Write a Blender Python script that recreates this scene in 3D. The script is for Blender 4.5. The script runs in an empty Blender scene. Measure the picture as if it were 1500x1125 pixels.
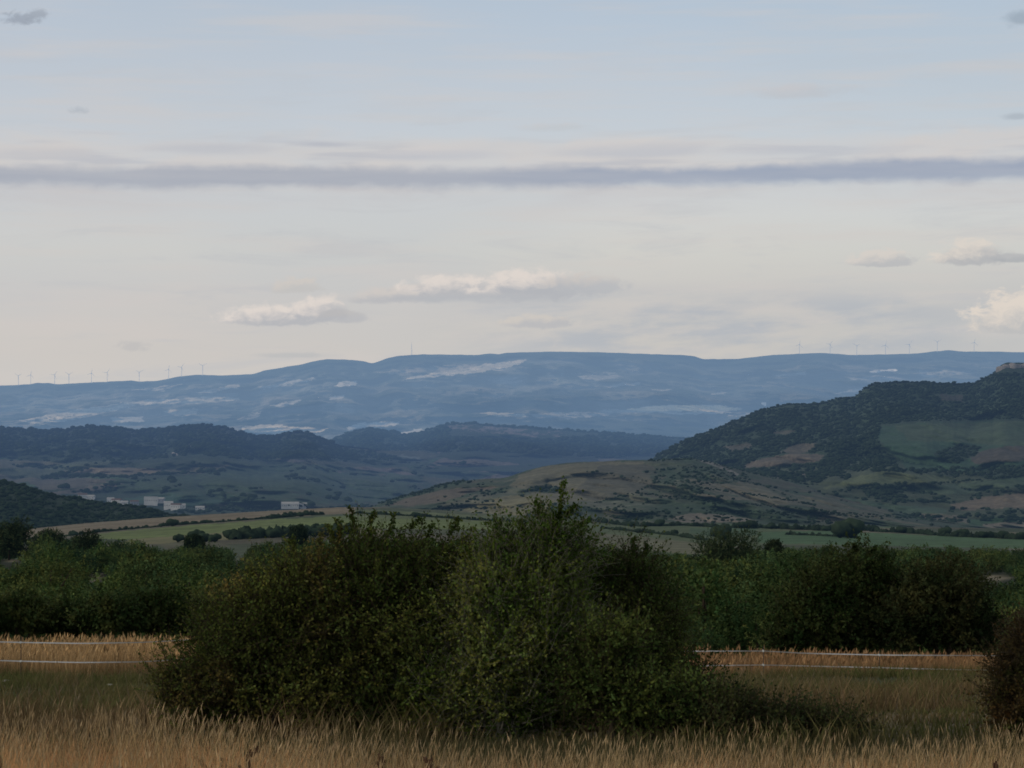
import bpy, math
import numpy as np
rng = np.random.default_rng(11)
C = bpy.context.scene.collection
sc = bpy.context.scene
F = 3528.0; EYE = 1.6; HOR = 620.0
PITCH = math.atan((HOR-562.5)/F)

# ------------------------------------------------------------------ helpers
def lin(r, g, b):
    f = lambda c: c/12.92 if c <= .04045 else ((c+.055)/1.055)**2.4
    return np.array([f(r/255), f(g/255), f(b/255)])
def P(px, py, D):
    px, py, D = np.broadcast_arrays(np.asarray(px, float), np.asarray(py, float), np.asarray(D, float))
    x = (px-750)/F; y = (562.5-py)/F
    c, s = math.cos(PITCH), math.sin(PITCH)
    vy = c-y*s
    k = D/vy
    return np.stack([x*k, D+0*k, EYE+(s+y*c)*k], -1)
def hash2(ix, iy, seed):
    h = (ix.astype(np.int64)*374761393 + iy.astype(np.int64)*668265263 + seed*1442695041) & 0x7fffffff
    h = ((h ^ (h >> 13))*1274126177) & 0x7fffffff
    h = ((h ^ (h >> 16))*60493) & 0x7fffffff
    return ((h ^ (h >> 15)) & 0xffffff)/float(0xffffff)
def vnoise(x, y, seed=0):
    x = np.asarray(x, float); y = np.asarray(y, float)
    ix = np.floor(x); iy = np.floor(y); fx = x-ix; fy = y-iy
    ix = ix.astype(np.int64); iy = iy.astype(np.int64)
    fx = fx*fx*fx*(fx*(fx*6-15)+10); fy = fy*fy*fy*(fy*(fy*6-15)+10)
    a = hash2(ix, iy, seed); b = hash2(ix+1, iy, seed); c = hash2(ix, iy+1, seed); d = hash2(ix+1, iy+1, seed)
    return (a*(1-fx)+b*fx)*(1-fy)+(c*(1-fx)+d*fx)*fy
def fbm(x, y, oct=4, seed=0):
    s = 0; a = .5; t = 0
    x = np.asarray(x, float); y = np.asarray(y, float)
    for i in range(oct):
        s = s+a*vnoise(x*2**i+17.3*i, y*2**i-9.1*i, seed+i); t += a; a *= .5
    return s/t
def parcels(X, Y, size, seed):
    """field mosaic in world metres: (random value of the parcel, second random value, distance to its edge)"""
    wx = X/size+.8*(fbm(X/size/1.7, Y/size/2.4, 3, seed+3)-.5); wy = Y/(size*1.9)+.5*(fbm(X/size/1.7, Y/size/2.4, 3, seed+4)-.5)
    ix = np.floor(wx).astype(np.int64); iy = np.floor(wy).astype(np.int64)
    d1 = np.full(wx.shape, 9.); d2 = np.full(wx.shape, 9.); c1 = np.zeros(wx.shape); c2 = np.zeros(wx.shape)
    for i in (-1, 0, 1):
        for j in (-1, 0, 1):
            a, b = ix+i, iy+j
            d = np.hypot(a+.1+.8*hash2(a, b, seed)-wx, b+.1+.8*hash2(a, b, seed+1)-wy)
            n = d < d1
            d2 = np.where(n, d1, np.minimum(d2, d)); c1 = np.where(n, hash2(a, b, seed+2), c1); c2 = np.where(n, hash2(a, b, seed+5), c2); d1 = np.where(n, d, d1)
    return c1, c2, d2-d1
def mosaic(col, X, Y, size, seed, pal, amt, hedge=.07, hc=(.028, .042, .026)):
    c1, c2, e = parcels(X, Y, size, seed)
    k = np.minimum((c1*len(pal)).astype(int), len(pal)-1)
    pc = np.array(pal)[k]*(.75+.5*c2)[..., None]
    pc = pc*(.8+.4*fbm(X/25, Y/60, 3, seed+8))[..., None]
    h_ = (sstep(hedge, hedge*.4, e)*sstep(.3, .5, fbm(X/70, Y/110, 2, seed+11)))[..., None]*.85
    pc = pc*(1-h_)+np.array(hc)*h_
    amt = np.asarray(amt)[..., None] if np.ndim(amt) else amt
    return col*(1-amt)+pc*amt
def sstep(a, b, x):
    t = np.clip((x-a)/(b-a), 0, 1); return t*t*(3-2*t)
def inpoly(px, py, poly):
    r = np.zeros(np.shape(px), bool); n = len(poly)
    for i in range(n):
        x1, y1 = poly[i]; x2, y2 = poly[(i+1) % n]
        if y1 == y2: continue
        c = ((y1 > py) != (y2 > py)) & (px < (x2-x1)*(py-y1)/(y2-y1)+x1)
        r ^= c
    return r
def mesh_np(name, V, faces_flat, nper, mat, col=None, smooth=False):
    """V (n,3); faces_flat (m,nper) ints"""
    me = bpy.data.meshes.new(name)
    V = np.asarray(V, np.float32); Fc = np.asarray(faces_flat, np.int32)
    me.vertices.add(len(V)); me.vertices.foreach_set('co', V.ravel())
    me.loops.add(Fc.size); me.loops.foreach_set('vertex_index', Fc.ravel())
    me.polygons.add(len(Fc)); me.polygons.foreach_set('loop_start', np.arange(0, Fc.size, nper, dtype=np.int32))
    if smooth: me.polygons.foreach_set('use_smooth', np.ones(len(Fc), bool))
    me.update(calc_edges=True)
    if col is not None:
        a = me.attributes.new('albedo', 'FLOAT_COLOR', 'POINT')
        cc = np.ones((len(V), 4), np.float32); cc[:, :3] = col
        a.data.foreach_set('color', cc.ravel())
    me.materials.append(mat)
    return me
def obj(name, me, parent=None):
    o = bpy.data.objects.new(name, me); C.objects.link(o)
    if parent is not None: o.parent = parent
    return o
def tag(o, label=None, cat=None, group=None, kind=None):
    if label: o['label'] = label
    if cat: o['category'] = cat
    if group: o['group'] = group
    if kind: o['kind'] = kind
    return o
def empty(name, loc):
    o = bpy.data.objects.new(name, None); C.objects.link(o); o.location = [float(v) for v in loc]
    o.empty_display_size = .2
    return o
class MB:
    """collects quads/tris boxes and tubes (python side, for small things)"""
    def __init__(s): s.v = []; s.f = []
    def box(s, c, h, rz=0):
        n = len(s.v); cz, sz = math.cos(rz), math.sin(rz)
        for dx, dy, dz in ((-1,-1,-1),(1,-1,-1),(1,1,-1),(-1,1,-1),(-1,-1,1),(1,-1,1),(1,1,1),(-1,1,1)):
            x, y = dx*h[0], dy*h[1]
            s.v.append((c[0]+x*cz-y*sz, c[1]+x*sz+y*cz, c[2]+dz*h[2]))
        s.f += [(n,n+3,n+2,n+1),(n+4,n+5,n+6,n+7),(n,n+1,n+5,n+4),(n+1,n+2,n+6,n+5),(n+2,n+3,n+7,n+6),(n+3,n,n+4,n+7)]
        return s
    def tube(s, pts, rad, k=6):
        pts = [np.array(p, float) for p in pts]; n0 = len(s.v)
        for i, p in enumerate(pts):
            d = pts[min(i+1, len(pts)-1)]-pts[max(i-1, 0)]; d /= np.linalg.norm(d)+1e-9
            a = np.cross(d, (0,0,1) if abs(d[2]) < .9 else (1,0,0)); a /= np.linalg.norm(a); b = np.cross(d, a)
            r = rad[i] if hasattr(rad, '__len__') else rad
            for j in range(k):
                t = 2*math.pi*j/k
                s.v.append(tuple(p+r*(math.cos(t)*a+math.sin(t)*b)))
        for i in range(len(pts)-1):
            for j in range(k):
                s.f.append((n0+i*k+j, n0+i*k+(j+1) % k, n0+(i+1)*k+(j+1) % k, n0+(i+1)*k+j))
        s.f.append(tuple(n0+j for j in range(k))[::-1])
        s.f.append(tuple(n0+(len(pts)-1)*k+j for j in range(k)))
        return s
    def mesh(s, name, mat, smooth=False):
        me = bpy.data.meshes.new(name); me.from_pydata(s.v, [], s.f); me.materials.append(mat)
        if smooth: me.polygons.foreach_set('use_smooth', np.ones(len(me.polygons), bool))
        me.update(); return me
    def build(s, name, mat, parent=None, smooth=False): return obj(name, s.mesh(name, mat, smooth), parent)

# ------------------------------------------------------------------ node helpers
class N:
    def __init__(s, nt): s.nt = nt
    def new(s, t, **k):
        n = s.nt.nodes.new(t)
        for a, b in k.items(): setattr(n, a, b)
        return n
    def put(s, sock, v):
        if isinstance(v, bpy.types.NodeSocket): s.nt.links.new(v, sock)
        else: sock.default_value = v
    def m(s, op, a, b=None, c=None, clamp=False):
        n = s.new('ShaderNodeMath', operation=op, use_clamp=clamp); s.put(n.inputs[0], a)
        if b is not None: s.put(n.inputs[1], b)
        if c is not None: s.put(n.inputs[2], c)
        return n.outputs[0]
    def map(s, v, a, b, c=0., d=1., smooth=True):
        n = s.new('ShaderNodeMapRange', interpolation_type='SMOOTHSTEP' if smooth else 'LINEAR')
        for i, q in enumerate((v, a, b, c, d)): s.put(n.inputs[i], q)
        return n.outputs[0]
    def mix(s, f, a, b, bt='MIX'):
        n = s.new('ShaderNodeMix', data_type='RGBA', blend_type=bt); s.put(n.inputs[0], f)
        for i, q in ((6, a), (7, b)):
            if not isinstance(q, bpy.types.NodeSocket): q = (*[float(t) for t in q][:3], 1.)
            s.put(n.inputs[i], q)
        return n.outputs[2]
    def noise(s, vec, scale, detail=3, rough=.5, dist=0):
        n = s.new('ShaderNodeTexNoise'); s.put(n.inputs['Vector'], vec)
        n.inputs['Scale'].default_value = scale; n.inputs['Detail'].default_value = detail
        n.inputs['Roughness'].default_value = rough; n.inputs['Distortion'].default_value = dist
        return n.outputs['Fac']
    def comb(s, x, y, z=0.):
        n = s.new('ShaderNodeCombineXYZ')
        for i, q in enumerate((x, y, z)): s.put(n.inputs[i], q)
        return n.outputs[0]
    def sep(s, v):
        n = s.new('ShaderNodeSeparateXYZ'); s.put(n.inputs[0], v); return n.outputs
    def vmul(s, v, sc3):
        n = s.new('ShaderNodeVectorMath', operation='MULTIPLY'); s.put(n.inputs[0], v); n.inputs[1].default_value = sc3
        return n.outputs[0]

# aerial haze painted into materials: bluish emission mixed in by distance from the origin
hz = bpy.data.node_groups.new('painted_haze', 'ShaderNodeTree')
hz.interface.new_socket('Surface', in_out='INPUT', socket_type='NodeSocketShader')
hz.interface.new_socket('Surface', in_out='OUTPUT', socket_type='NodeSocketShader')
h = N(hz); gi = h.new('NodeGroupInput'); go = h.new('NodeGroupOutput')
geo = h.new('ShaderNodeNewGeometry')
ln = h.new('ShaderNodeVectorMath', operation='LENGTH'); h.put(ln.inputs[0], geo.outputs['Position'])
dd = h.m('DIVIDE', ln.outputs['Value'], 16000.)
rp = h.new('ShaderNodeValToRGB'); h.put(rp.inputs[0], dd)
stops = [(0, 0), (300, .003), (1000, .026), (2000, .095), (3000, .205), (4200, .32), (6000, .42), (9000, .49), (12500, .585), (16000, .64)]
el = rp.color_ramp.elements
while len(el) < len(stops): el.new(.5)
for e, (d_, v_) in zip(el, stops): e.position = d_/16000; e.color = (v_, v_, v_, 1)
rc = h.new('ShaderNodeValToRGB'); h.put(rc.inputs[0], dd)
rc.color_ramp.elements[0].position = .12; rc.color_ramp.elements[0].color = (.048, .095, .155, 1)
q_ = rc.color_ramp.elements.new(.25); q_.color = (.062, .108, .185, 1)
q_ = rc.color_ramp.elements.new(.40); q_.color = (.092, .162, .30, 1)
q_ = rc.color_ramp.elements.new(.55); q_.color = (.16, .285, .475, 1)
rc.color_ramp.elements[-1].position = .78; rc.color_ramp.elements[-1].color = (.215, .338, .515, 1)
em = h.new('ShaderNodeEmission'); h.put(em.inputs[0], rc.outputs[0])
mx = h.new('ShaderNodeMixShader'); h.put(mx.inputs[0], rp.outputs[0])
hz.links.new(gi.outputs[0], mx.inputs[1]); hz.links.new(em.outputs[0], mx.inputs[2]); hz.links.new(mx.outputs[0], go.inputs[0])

def material(name, build, haze=True, rough=.9, trans=0., spec=.1, bump=None):
    m = bpy.data.materials.new(name); m.use_nodes = True; nt = m.node_tree; nt.nodes.clear(); n = N(nt)
    out = n.new('ShaderNodeOutputMaterial'); b = n.new('ShaderNodeBsdfPrincipled')
    b.inputs['Roughness'].default_value = rough; b.inputs['Specular IOR Level'].default_value = spec
    col = build(n); n.put(b.inputs['Base Color'], col)
    if bump:
        bn = n.new('ShaderNodeBump'); bn.inputs['Strength'].default_value = bump[1]; bn.inputs['Distance'].default_value = bump[2]
        g_ = n.new('ShaderNodeNewGeometry'); n.put(bn.inputs['Height'], n.noise(g_.outputs['Position'], bump[0], 4))
        nt.links.new(bn.outputs[0], b.inputs['Normal'])
    s = b.outputs[0]
    if trans:
        t = n.new('ShaderNodeBsdfTranslucent'); n.put(t.inputs[0], col)
        q = n.new('ShaderNodeMixShader'); q.inputs[0].default_value = trans
        nt.links.new(s, q.inputs[1]); nt.links.new(t.outputs[0], q.inputs[2]); s = q.outputs[0]
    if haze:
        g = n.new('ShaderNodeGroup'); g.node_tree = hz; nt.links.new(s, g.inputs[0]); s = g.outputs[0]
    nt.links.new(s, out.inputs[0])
    try: m.cycles.emission_sampling = 'NONE'
    except Exception: pass
    return m
def attr(n): return n.new('ShaderNodeAttribute', attribute_name='albedo').outputs['Color']
def pos(n): return n.new('ShaderNodeNewGeometry').outputs['Position']
def vary(n, col, scales, amps):
    for s_, a_ in zip(scales, amps):
        f = n.map(n.noise(pos(n), s_, 4, .6), .25, .75, 1-a_, 1+a_, False)
        col = n.mix(1., col, n.comb(f, f, f), 'MULTIPLY')
    return col
M = {}
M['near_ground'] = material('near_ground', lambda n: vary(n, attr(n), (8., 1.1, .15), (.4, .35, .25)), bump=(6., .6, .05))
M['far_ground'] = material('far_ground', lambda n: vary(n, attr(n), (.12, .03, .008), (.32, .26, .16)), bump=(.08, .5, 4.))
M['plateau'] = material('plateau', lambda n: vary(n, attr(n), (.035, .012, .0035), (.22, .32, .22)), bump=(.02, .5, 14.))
M['leaf'] = material('leaf', lambda n: vary(n, attr(n), (1.3,), (.35,)), haze=False, trans=.2, rough=.85, spec=.06)
def _tree(n):
    c = attr(n); r = n.new('ShaderNodeObjectInfo').outputs['Random']
    c = n.mix(1., c, n.mix(r, (.45, .50, .55), (1.25, 1.2, 1.1)), 'MULTIPLY')
    return vary(n, c, (.35, .03), (.35, .35))
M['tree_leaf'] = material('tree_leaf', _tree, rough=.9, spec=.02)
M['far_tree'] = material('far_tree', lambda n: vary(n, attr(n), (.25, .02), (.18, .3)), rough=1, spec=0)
M['grass'] = material('grass', lambda n: vary(n, attr(n), (1.2,), (.25,)), haze=False, trans=.25, rough=.9, spec=.05)
def flat(c, s=6., a=.2): return lambda n: vary(n, n.mix(0., c, c), (s,), (a,))
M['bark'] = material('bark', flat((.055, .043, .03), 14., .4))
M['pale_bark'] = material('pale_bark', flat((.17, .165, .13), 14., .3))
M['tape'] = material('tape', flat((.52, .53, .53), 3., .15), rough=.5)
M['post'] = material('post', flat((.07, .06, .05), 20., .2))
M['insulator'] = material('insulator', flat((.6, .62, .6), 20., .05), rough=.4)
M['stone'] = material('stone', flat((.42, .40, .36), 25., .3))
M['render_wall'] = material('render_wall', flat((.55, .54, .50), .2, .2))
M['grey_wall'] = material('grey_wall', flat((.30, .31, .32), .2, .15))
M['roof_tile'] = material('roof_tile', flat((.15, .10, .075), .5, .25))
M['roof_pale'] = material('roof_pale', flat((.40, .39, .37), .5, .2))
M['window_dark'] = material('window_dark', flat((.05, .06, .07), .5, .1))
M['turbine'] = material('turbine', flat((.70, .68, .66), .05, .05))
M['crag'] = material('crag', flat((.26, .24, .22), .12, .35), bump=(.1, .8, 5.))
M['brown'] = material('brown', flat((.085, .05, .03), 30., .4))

# ------------------------------------------------------------------ palette (albedo)
WOOD = np.array([.024, .038, .022]); TAN = np.array([.20, .165, .115]); GREEN = np.array([.085, .125, .055])
OLIVE = np.array([.115, .115, .065]); STRAW = np.array([.34, .29, .21]); DKGREEN = np.array([.05, .08, .045])
GREYTAN = np.array([.17, .15, .12])

# ------------------------------------------------------------------ near ground
Dk = np.array([-40, 0, 6, 11, 14, 21, 30, 47, 62, 75, 110, 150, 220, 300, 450, 600, 800, 1000, 1200])
Zk = np.array([.4, 0, -.12, -.4, -.62, -1.12, -1.95, -3.45, -4.52, -6.4, -9.9, -13.4, -18.2, -23, -31, -38, -46, -55, -68.])
def zc(D):
    # smooth: interpolate in sqrt-ish space
    D = np.asarray(D, float)
    f = lambda q: np.interp(q, Dk, Zk)
    w = np.maximum(np.abs(D)*.08, .4)
    return (f(D-w)+f(D-w/2)+f(D)*2+f(D+w/2)+f(D+w))/6
def gz(x, y):
    x = np.asarray(x, float); y = np.asarray(y, float)
    a = np.clip((y-8)/60, 0, 1)
    return zc(y)+(fbm(x/7, y/7, 3, 5)-.5)*(.10+.45*a)+(fbm(x/60, y/60, 3, 8)-.5)*3*np.clip((y-70)/200, 0, 1)
def px_of(x, y): return 750+F*x/np.maximum(y, .1)
CLEAR = [(18, 823, 15), (350, 815, 5), (143, 847, 9), (1455, 845, 26), (1230, 822, 6)]   # bare spots seen through the wood
def D_at(py):
    Ds = np.linspace(60, 1000, 3000); a = HOR-(zc(Ds)-EYE)/Ds*F
    return float(Ds[np.argmin(np.abs(a-py))])
CLEARP = [(c[0], c[1], c[2], D_at(c[1])) for c in CLEAR]
def near_color(x, y):
    pxx = px_of(x, y)
    n1 = fbm(x/3, y/3, 4, 31); n2 = fbm(x/14, y/10, 4, 33)
    gold = np.array([.22, .15, .085]); dirt = np.array([.085, .075, .045]); gr = np.array([.045, .055, .028])
    gr = gr*1.25; mead = gr*(1-sstep(.42, .66, n2))[..., None]+np.array([.105, .08, .042])*sstep(.42, .66, n2)[..., None]
    c = mead*(.7+.6*n1)[..., None]
    s = (sstep(46, 49.5, y+3*(n1-.5))*(1-sstep(62, 66, y+8*sstep(850, 1100, pxx))))[..., None]
    c = c*(1-s)+gold*s
    s = sstep(62, 66, y)[..., None]; c = c*(1-s)+np.array([.03, .036, .02])*s
    s = (1-sstep(11, 15, y))[..., None]; c = c*(1-s)+dirt*s
    for (cx, cy, rx, Dc) in CLEARP:
        q = np.hypot((pxx-cx)/rx, (y-Dc)/(Dc*.05))+.6*(fbm(x/2, y/4, 3, 37)-.5); s = (1-sstep(.7, 1.1, q))[..., None]
        c = c*(1-s)+np.array([.19, .165, .115])*s
    return c
ys = np.concatenate([np.linspace(-40, 4, 12), np.geomspace(5, 1150, 420)])
us = np.sign(np.linspace(-1, 1, 361))*np.abs(np.linspace(-1, 1, 361))**1.6
Yg, Ug = np.meshgrid(ys, us, indexing='ij'); Xg = Ug*(60+.55*np.maximum(Yg, 0))
Zg = gz(Xg, Yg)
def grid_faces(r, c):
    i = np.arange(r*c).reshape(r, c)
    return np.stack([i[:-1, :-1], i[:-1, 1:], i[1:, 1:], i[1:, :-1]], -1).reshape(-1, 4)
V = np.stack([Xg, Yg, Zg], -1).reshape(-1, 3)
ground = obj('ground', mesh_np('ground', V, grid_faces(*Xg.shape), 4, M['near_ground'], near_color(Xg, Yg).reshape(-1, 3), True))
tag(ground, 'rough dry meadow falling away towards the wood and the valley', 'ground', kind='structure')
# a far plain under everything out to the horizon
t_ = np.linspace(0, 2*np.pi, 97)[:-1]; rr = np.array([0.1, 300, 1500, 4000, 9000, 20000, 45000])
V = np.stack([rr[:, None]*np.cos(t_), rr[:, None]*np.sin(t_), np.full((7, 96), -190.)], -1).reshape(-1, 3)
i = np.arange(7*96).reshape(7, 96); i = np.concatenate([i, i[:, :1]], 1)
Fp = np.stack([i[:-1, :-1], i[1:, :-1], i[1:, 1:], i[:-1, 1:]], -1).reshape(-1, 4)
tag(obj('plain', mesh_np('plain', V, Fp, 4, M['far_ground'], np.tile(DKGREEN, (len(V), 1)), True)), 'low farmland under the hills', 'terrain', kind='structure')

# ------------------------------------------------------------------ hills
class Layer:
    def __init__(s, name, crest, base, D0, D1, amp=.02, nscale=40., jag=.6, seed=1, x0=-500, x1=2000, pw=1.):
        s.name = name; s.crest = crest; s.base = base; s.D0 = D0; s.D1 = D1; s.amp = amp; s.ns = nscale; s.jag = jag; s.seed = seed; s.x0 = x0; s.x1 = x1; s.pw = pw
    def cy(s, px):
        a = np.array(s.crest, float)
        w = 5.; v = sum(np.interp(px+o*w, a[:, 0], a[:, 1])*k for o, k in ((-1, .2), (-.5, .2), (0, .2), (.5, .2), (1, .2)))
        return v+s.jag*(fbm(px/9, px*0+s.seed, 4, s.seed)-.5)*4
    def by(s, px):
        a = np.array(s.base, float); return np.interp(px, a[:, 0], a[:, 1])
    def D(s, px, t):
        d = s.D0*(s.D1/s.D0)**(np.clip(t, 0, 1)**s.pw)
        env = np.sin(np.pi*np.clip(t, 0, 1))**.5 if True else 1
        X = (px-750)*d/F
        n = fbm(X/(s.ns*10)+s.seed, d/(s.ns*14), 5, s.seed*7)-.5
        g = 1-np.abs(2*fbm(X/(s.ns*5)+.35*d/(s.ns*9)+s.seed, d/(s.ns*16), 4, s.seed*7+50)-1)*2.2
        return d*(1+s.amp*(n*1.6+(g-.55)*.55)*env)
    def point(s, px, py):
        px = np.asarray(px, float); py = np.asarray(py, float)
        c, b = s.cy(px), s.by(px); t = (b-py)/np.maximum(b-c, 1)
        return P(px, np.where(t > 1, c, py), s.D(px, t))
    def build(s, paint, mat, nx=1250, ny=110, label='', cat='hill'):
        px = np.linspace(s.x0, s.x1, nx); t = np.linspace(0, 1, ny)
        Tm, Xm = np.meshgrid(t, px, indexing='ij')
        c, b = s.cy(Xm), s.by(Xm); py = b+(c-b)*Tm
        Dm = s.D(Xm, Tm); V = P(Xm, py, Dm)
        # far side
        back = []
        last = V[-1]
        for k, (q, dz) in enumerate(((1.01, .002), (1.04, .012), (1.12, .05), (1.25, .09))):
            w = last.copy(); w[:, :2] *= q; w[:, 2] -= dz*s.D1*.6; back.append(w)
        col = paint(Xm, py, V[..., 0], V[..., 1])
        V = np.concatenate([V, np.array(back)], 0); col = np.concatenate([col, np.repeat(col[-1:], len(back), 0)], 0)
        me = mesh_np(s.name, V.reshape(-1, 3), grid_faces(V.shape[0], nx), 4, mat, col.reshape(-1, 3), True)
        return tag(obj(s.name, me), label, cat, kind='structure')
def patches(px, py, col, plist, jit=3., seed=3, op=.93, sw=.09):
    jx = px+(fbm(px/14, py/5, 4, seed)-.5)*jit*4; jy = py+(fbm(px/12, py/4, 4, seed+5)-.5)*jit*1.3
    for p in plist:
        c, poly = p[0], p[1]; rag = p[2] if len(p) > 2 else 0
        m = inpoly(jx, jy, poly).astype(float)
        if rag: m *= sstep(rag-sw, rag+sw, fbm(px/11, py/2.2, 5, seed+9)*.6+.4*fbm(px/3.5, py/1.1, 3, seed+19))
        m = m[..., None]*op
        col = col*(1-m)+np.asarray(c)*m
    return col
def band(x0, x1, pts, dy):
    return [(x, y) for x, y in pts]+[(x, y+dy) for x, y in pts[::-1]]

# valley floor
LV = Layer('valley_floor', [(-500, 800), (0, 784), (50, 774), (130, 766), (250, 757), (400, 748), (500, 743), (560, 743), (640, 747), (720, 753), (800, 758), (900, 765), (1000, 765), (1100, 768), (1250, 771), (1500, 774), (2000, 778)],
           [(-500, 835), (2000, 835)], 850, 2150, .004, 20, .15, 3)
def paintV(px, py, X, Y):
    n = fbm(X/120, Y/160, 4, 41)
    col = OLIVE*(.7+.6*n)[..., None]
    col = mosaic(col, X, Y, 110, 431, [(.105, .097, .070), (.036, .054, .034), (.060, .074, .044), (.046, .086, .042), (.078, .072, .054), (.030, .048, .030)], .8)
    return patches(px, py, col, [
        (TAN*.85, [(-500, 760), (520, 738), (520, 752), (400, 758), (250, 769), (150, 778), (40, 789), (-500, 815)]),
        (np.array([.115, .150, .050]), [(100, 789), (150, 781), (250, 772), (400, 761), (520, 755), (700, 762), (860, 768), (860, 778), (600, 775), (430, 773), (300, 782), (190, 790)]),
        (np.array([.14, .135, .068]), [(190, 790), (300, 782), (430, 773), (560, 774), (560, 784), (430, 784), (250, 797), (170, 797)]),
        (np.array([.085, .085, .055]), [(230, 797), (300, 790), (340, 800), (250, 808)]),
        (np.array([.10, .12, .06]), [(520, 747), (640, 751), (760, 757), (870, 763), (870, 769), (700, 764), (520, 757)]),
        (np.array([.075, .10, .05]), [(860, 766), (960, 770), (1110, 772), (1180, 778), (1110, 800), (1020, 808), (900, 802), (860, 790)]),
        (np.array([.055, .095, .05]), [(1010, 774), (1110, 773), (1108, 784), (1040, 786), (1010, 781)]),
        (np.array([.11, .11, .07]), [(860, 780), (930, 785), (1020, 795), (1100, 803), (1020, 812), (860, 800)]),
        (np.array([.055, .110, .050]), [(1110, 780), (1200, 777), (1330, 783), (1490, 790), (2000, 800), (2000, 812), (1300, 800), (1110, 795)]),
        (np.array([.21, .18, .13]), [(1190, 765), (1225, 768), (1225, 771), (1190, 769)]),
    ], 1.5, 21)
LV.build(paintV, M['far_ground'], 1250, 90, 'valley floor of tan and green fields beyond the wood', 'fields')

# left dark wooded hill
LL = Layer('wooded_hill', [(-500, 690), (-100, 700), (0, 704), (33, 711), (80, 726), (110, 729), (150, 737), (207, 742), (243, 752), (300, 760), (430, 790), (2000, 900)],
           [(-500, 800), (2000, 905)], 2200, 2600, .02, 12, .5, 5, -500, 430)
LL.build(lambda px, py, X, Y: (WOOD*(.6+.8*fbm(X/60, Y/60, 4, 9))[..., None]), M['far_ground'], 450, 50, 'dark wooded hillside behind the tan field', 'hill')

# right low knolls
LK = Layer('grassy_knoll', [(-500, 830), (430, 790), (520, 752), (560, 736), (600, 724), (660, 707), (700, 702), (740, 700), (770, 690), (800, 682), (840, 677), (880, 676), (910, 674), (950, 674), (1010, 671), (1040, 676), (1090, 690), (1140, 700), (1200, 712), (1300, 735), (1400, 752), (1500, 765), (2000, 790)],
           [(-500, 850), (520, 790), (2000, 800)], 2250, 3200, .065, 22, .25, 7, 400, 2000)
def paintK(px, py, X, Y):
    n = fbm(X/90, Y/130, 4, 51)
    col = np.array([.112, .118, .082])*(.45+.8*n)[..., None]
    col = mosaic(col, X, Y, 120, 411, [(.105, .097, .070), (.036, .054, .034), (.060, .074, .044), (.046, .086, .042), (.078, .072, .054), (.030, .048, .030)], .15+.7*sstep(900, 1060, px)+.5*sstep(760, 690, px))
    q = sstep(930, 1130, px)[..., None]*.35; col = col*(1-q)+np.array([.060, .068, .048])*(.6+.8*n[..., None])*q
    w = sstep(.50, .64, fbm(X/60, Y/100, 5, 58))[..., None]*.8; col = col*(1-w)+WOOD*1.6*w
    w = sstep(.52, .66, fbm(X/18, Y/34, 4, 59))[..., None]*.55; col = col*(1-w)+WOOD*1.8*w
    return patches(px, py, col, [
        (np.array([.130, .122, .080]), [(745, 712), (760, 696), (800, 682), (880, 676), (940, 676), (950, 700), (880, 735), (800, 735), (770, 718)]),
        (np.array([.088, .086, .064]), [(880, 682), (950, 680), (980, 700), (930, 722), (870, 734), (840, 722)]),
        (np.array([.150, .140, .080]), [(660, 757), (690, 740), (740, 727), (800, 722), (815, 735), (800, 752), (740, 757)]),
        (np.array([.115, .096, .072]), [(550, 737), (600, 728), (660, 716), (740, 712), (690, 722), (650, 735), (600, 742)]),
        (np.array([.10, .10, .07]), [(640, 742), (690, 726), (730, 722), (700, 738), (650, 755)]),
        (WOOD*1.6, [(540, 742), (590, 722), (650, 702), (690, 700), (690, 706), (650, 714), (600, 728), (560, 742)]),
        (WOOD*1.6, [(770, 717), (800, 711), (820, 715), (815, 722), (780, 721)]),
        (WOOD*1.5, [(900, 758), (960, 742), (1060, 738), (1140, 745), (1180, 762), (1060, 770), (960, 764)], .42),
        (WOOD*1.5, [(940, 690), (1000, 684), (1080, 690), (1100, 702), (1040, 712), (960, 704)], .45),
        (np.array([.13, .12, .085]), [(1010, 722), (1080, 728), (1190, 736), (1100, 733), (1040, 730)]),
        (np.array([.13, .12, .085]), [(1000, 700), (1080, 712), (1130, 724), (1185, 737), (1120, 732), (1040, 718)]),
        (np.array([.16, .14, .11]), [(980, 760), (1010, 752), (1060, 754), (1110, 762), (1060, 766), (1000, 766)]),
        (np.array([.20, .19, .17]), [(1025, 672), (1045, 678), (1085, 694), (1080, 697), (1050, 684), (1025, 676)], .4),
    ], 2.5, 61)
LK.build(paintK, M['far_ground'], 900, 100, 'low brownish grassy knolls with scattered scrub right of the valley', 'hill')

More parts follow.
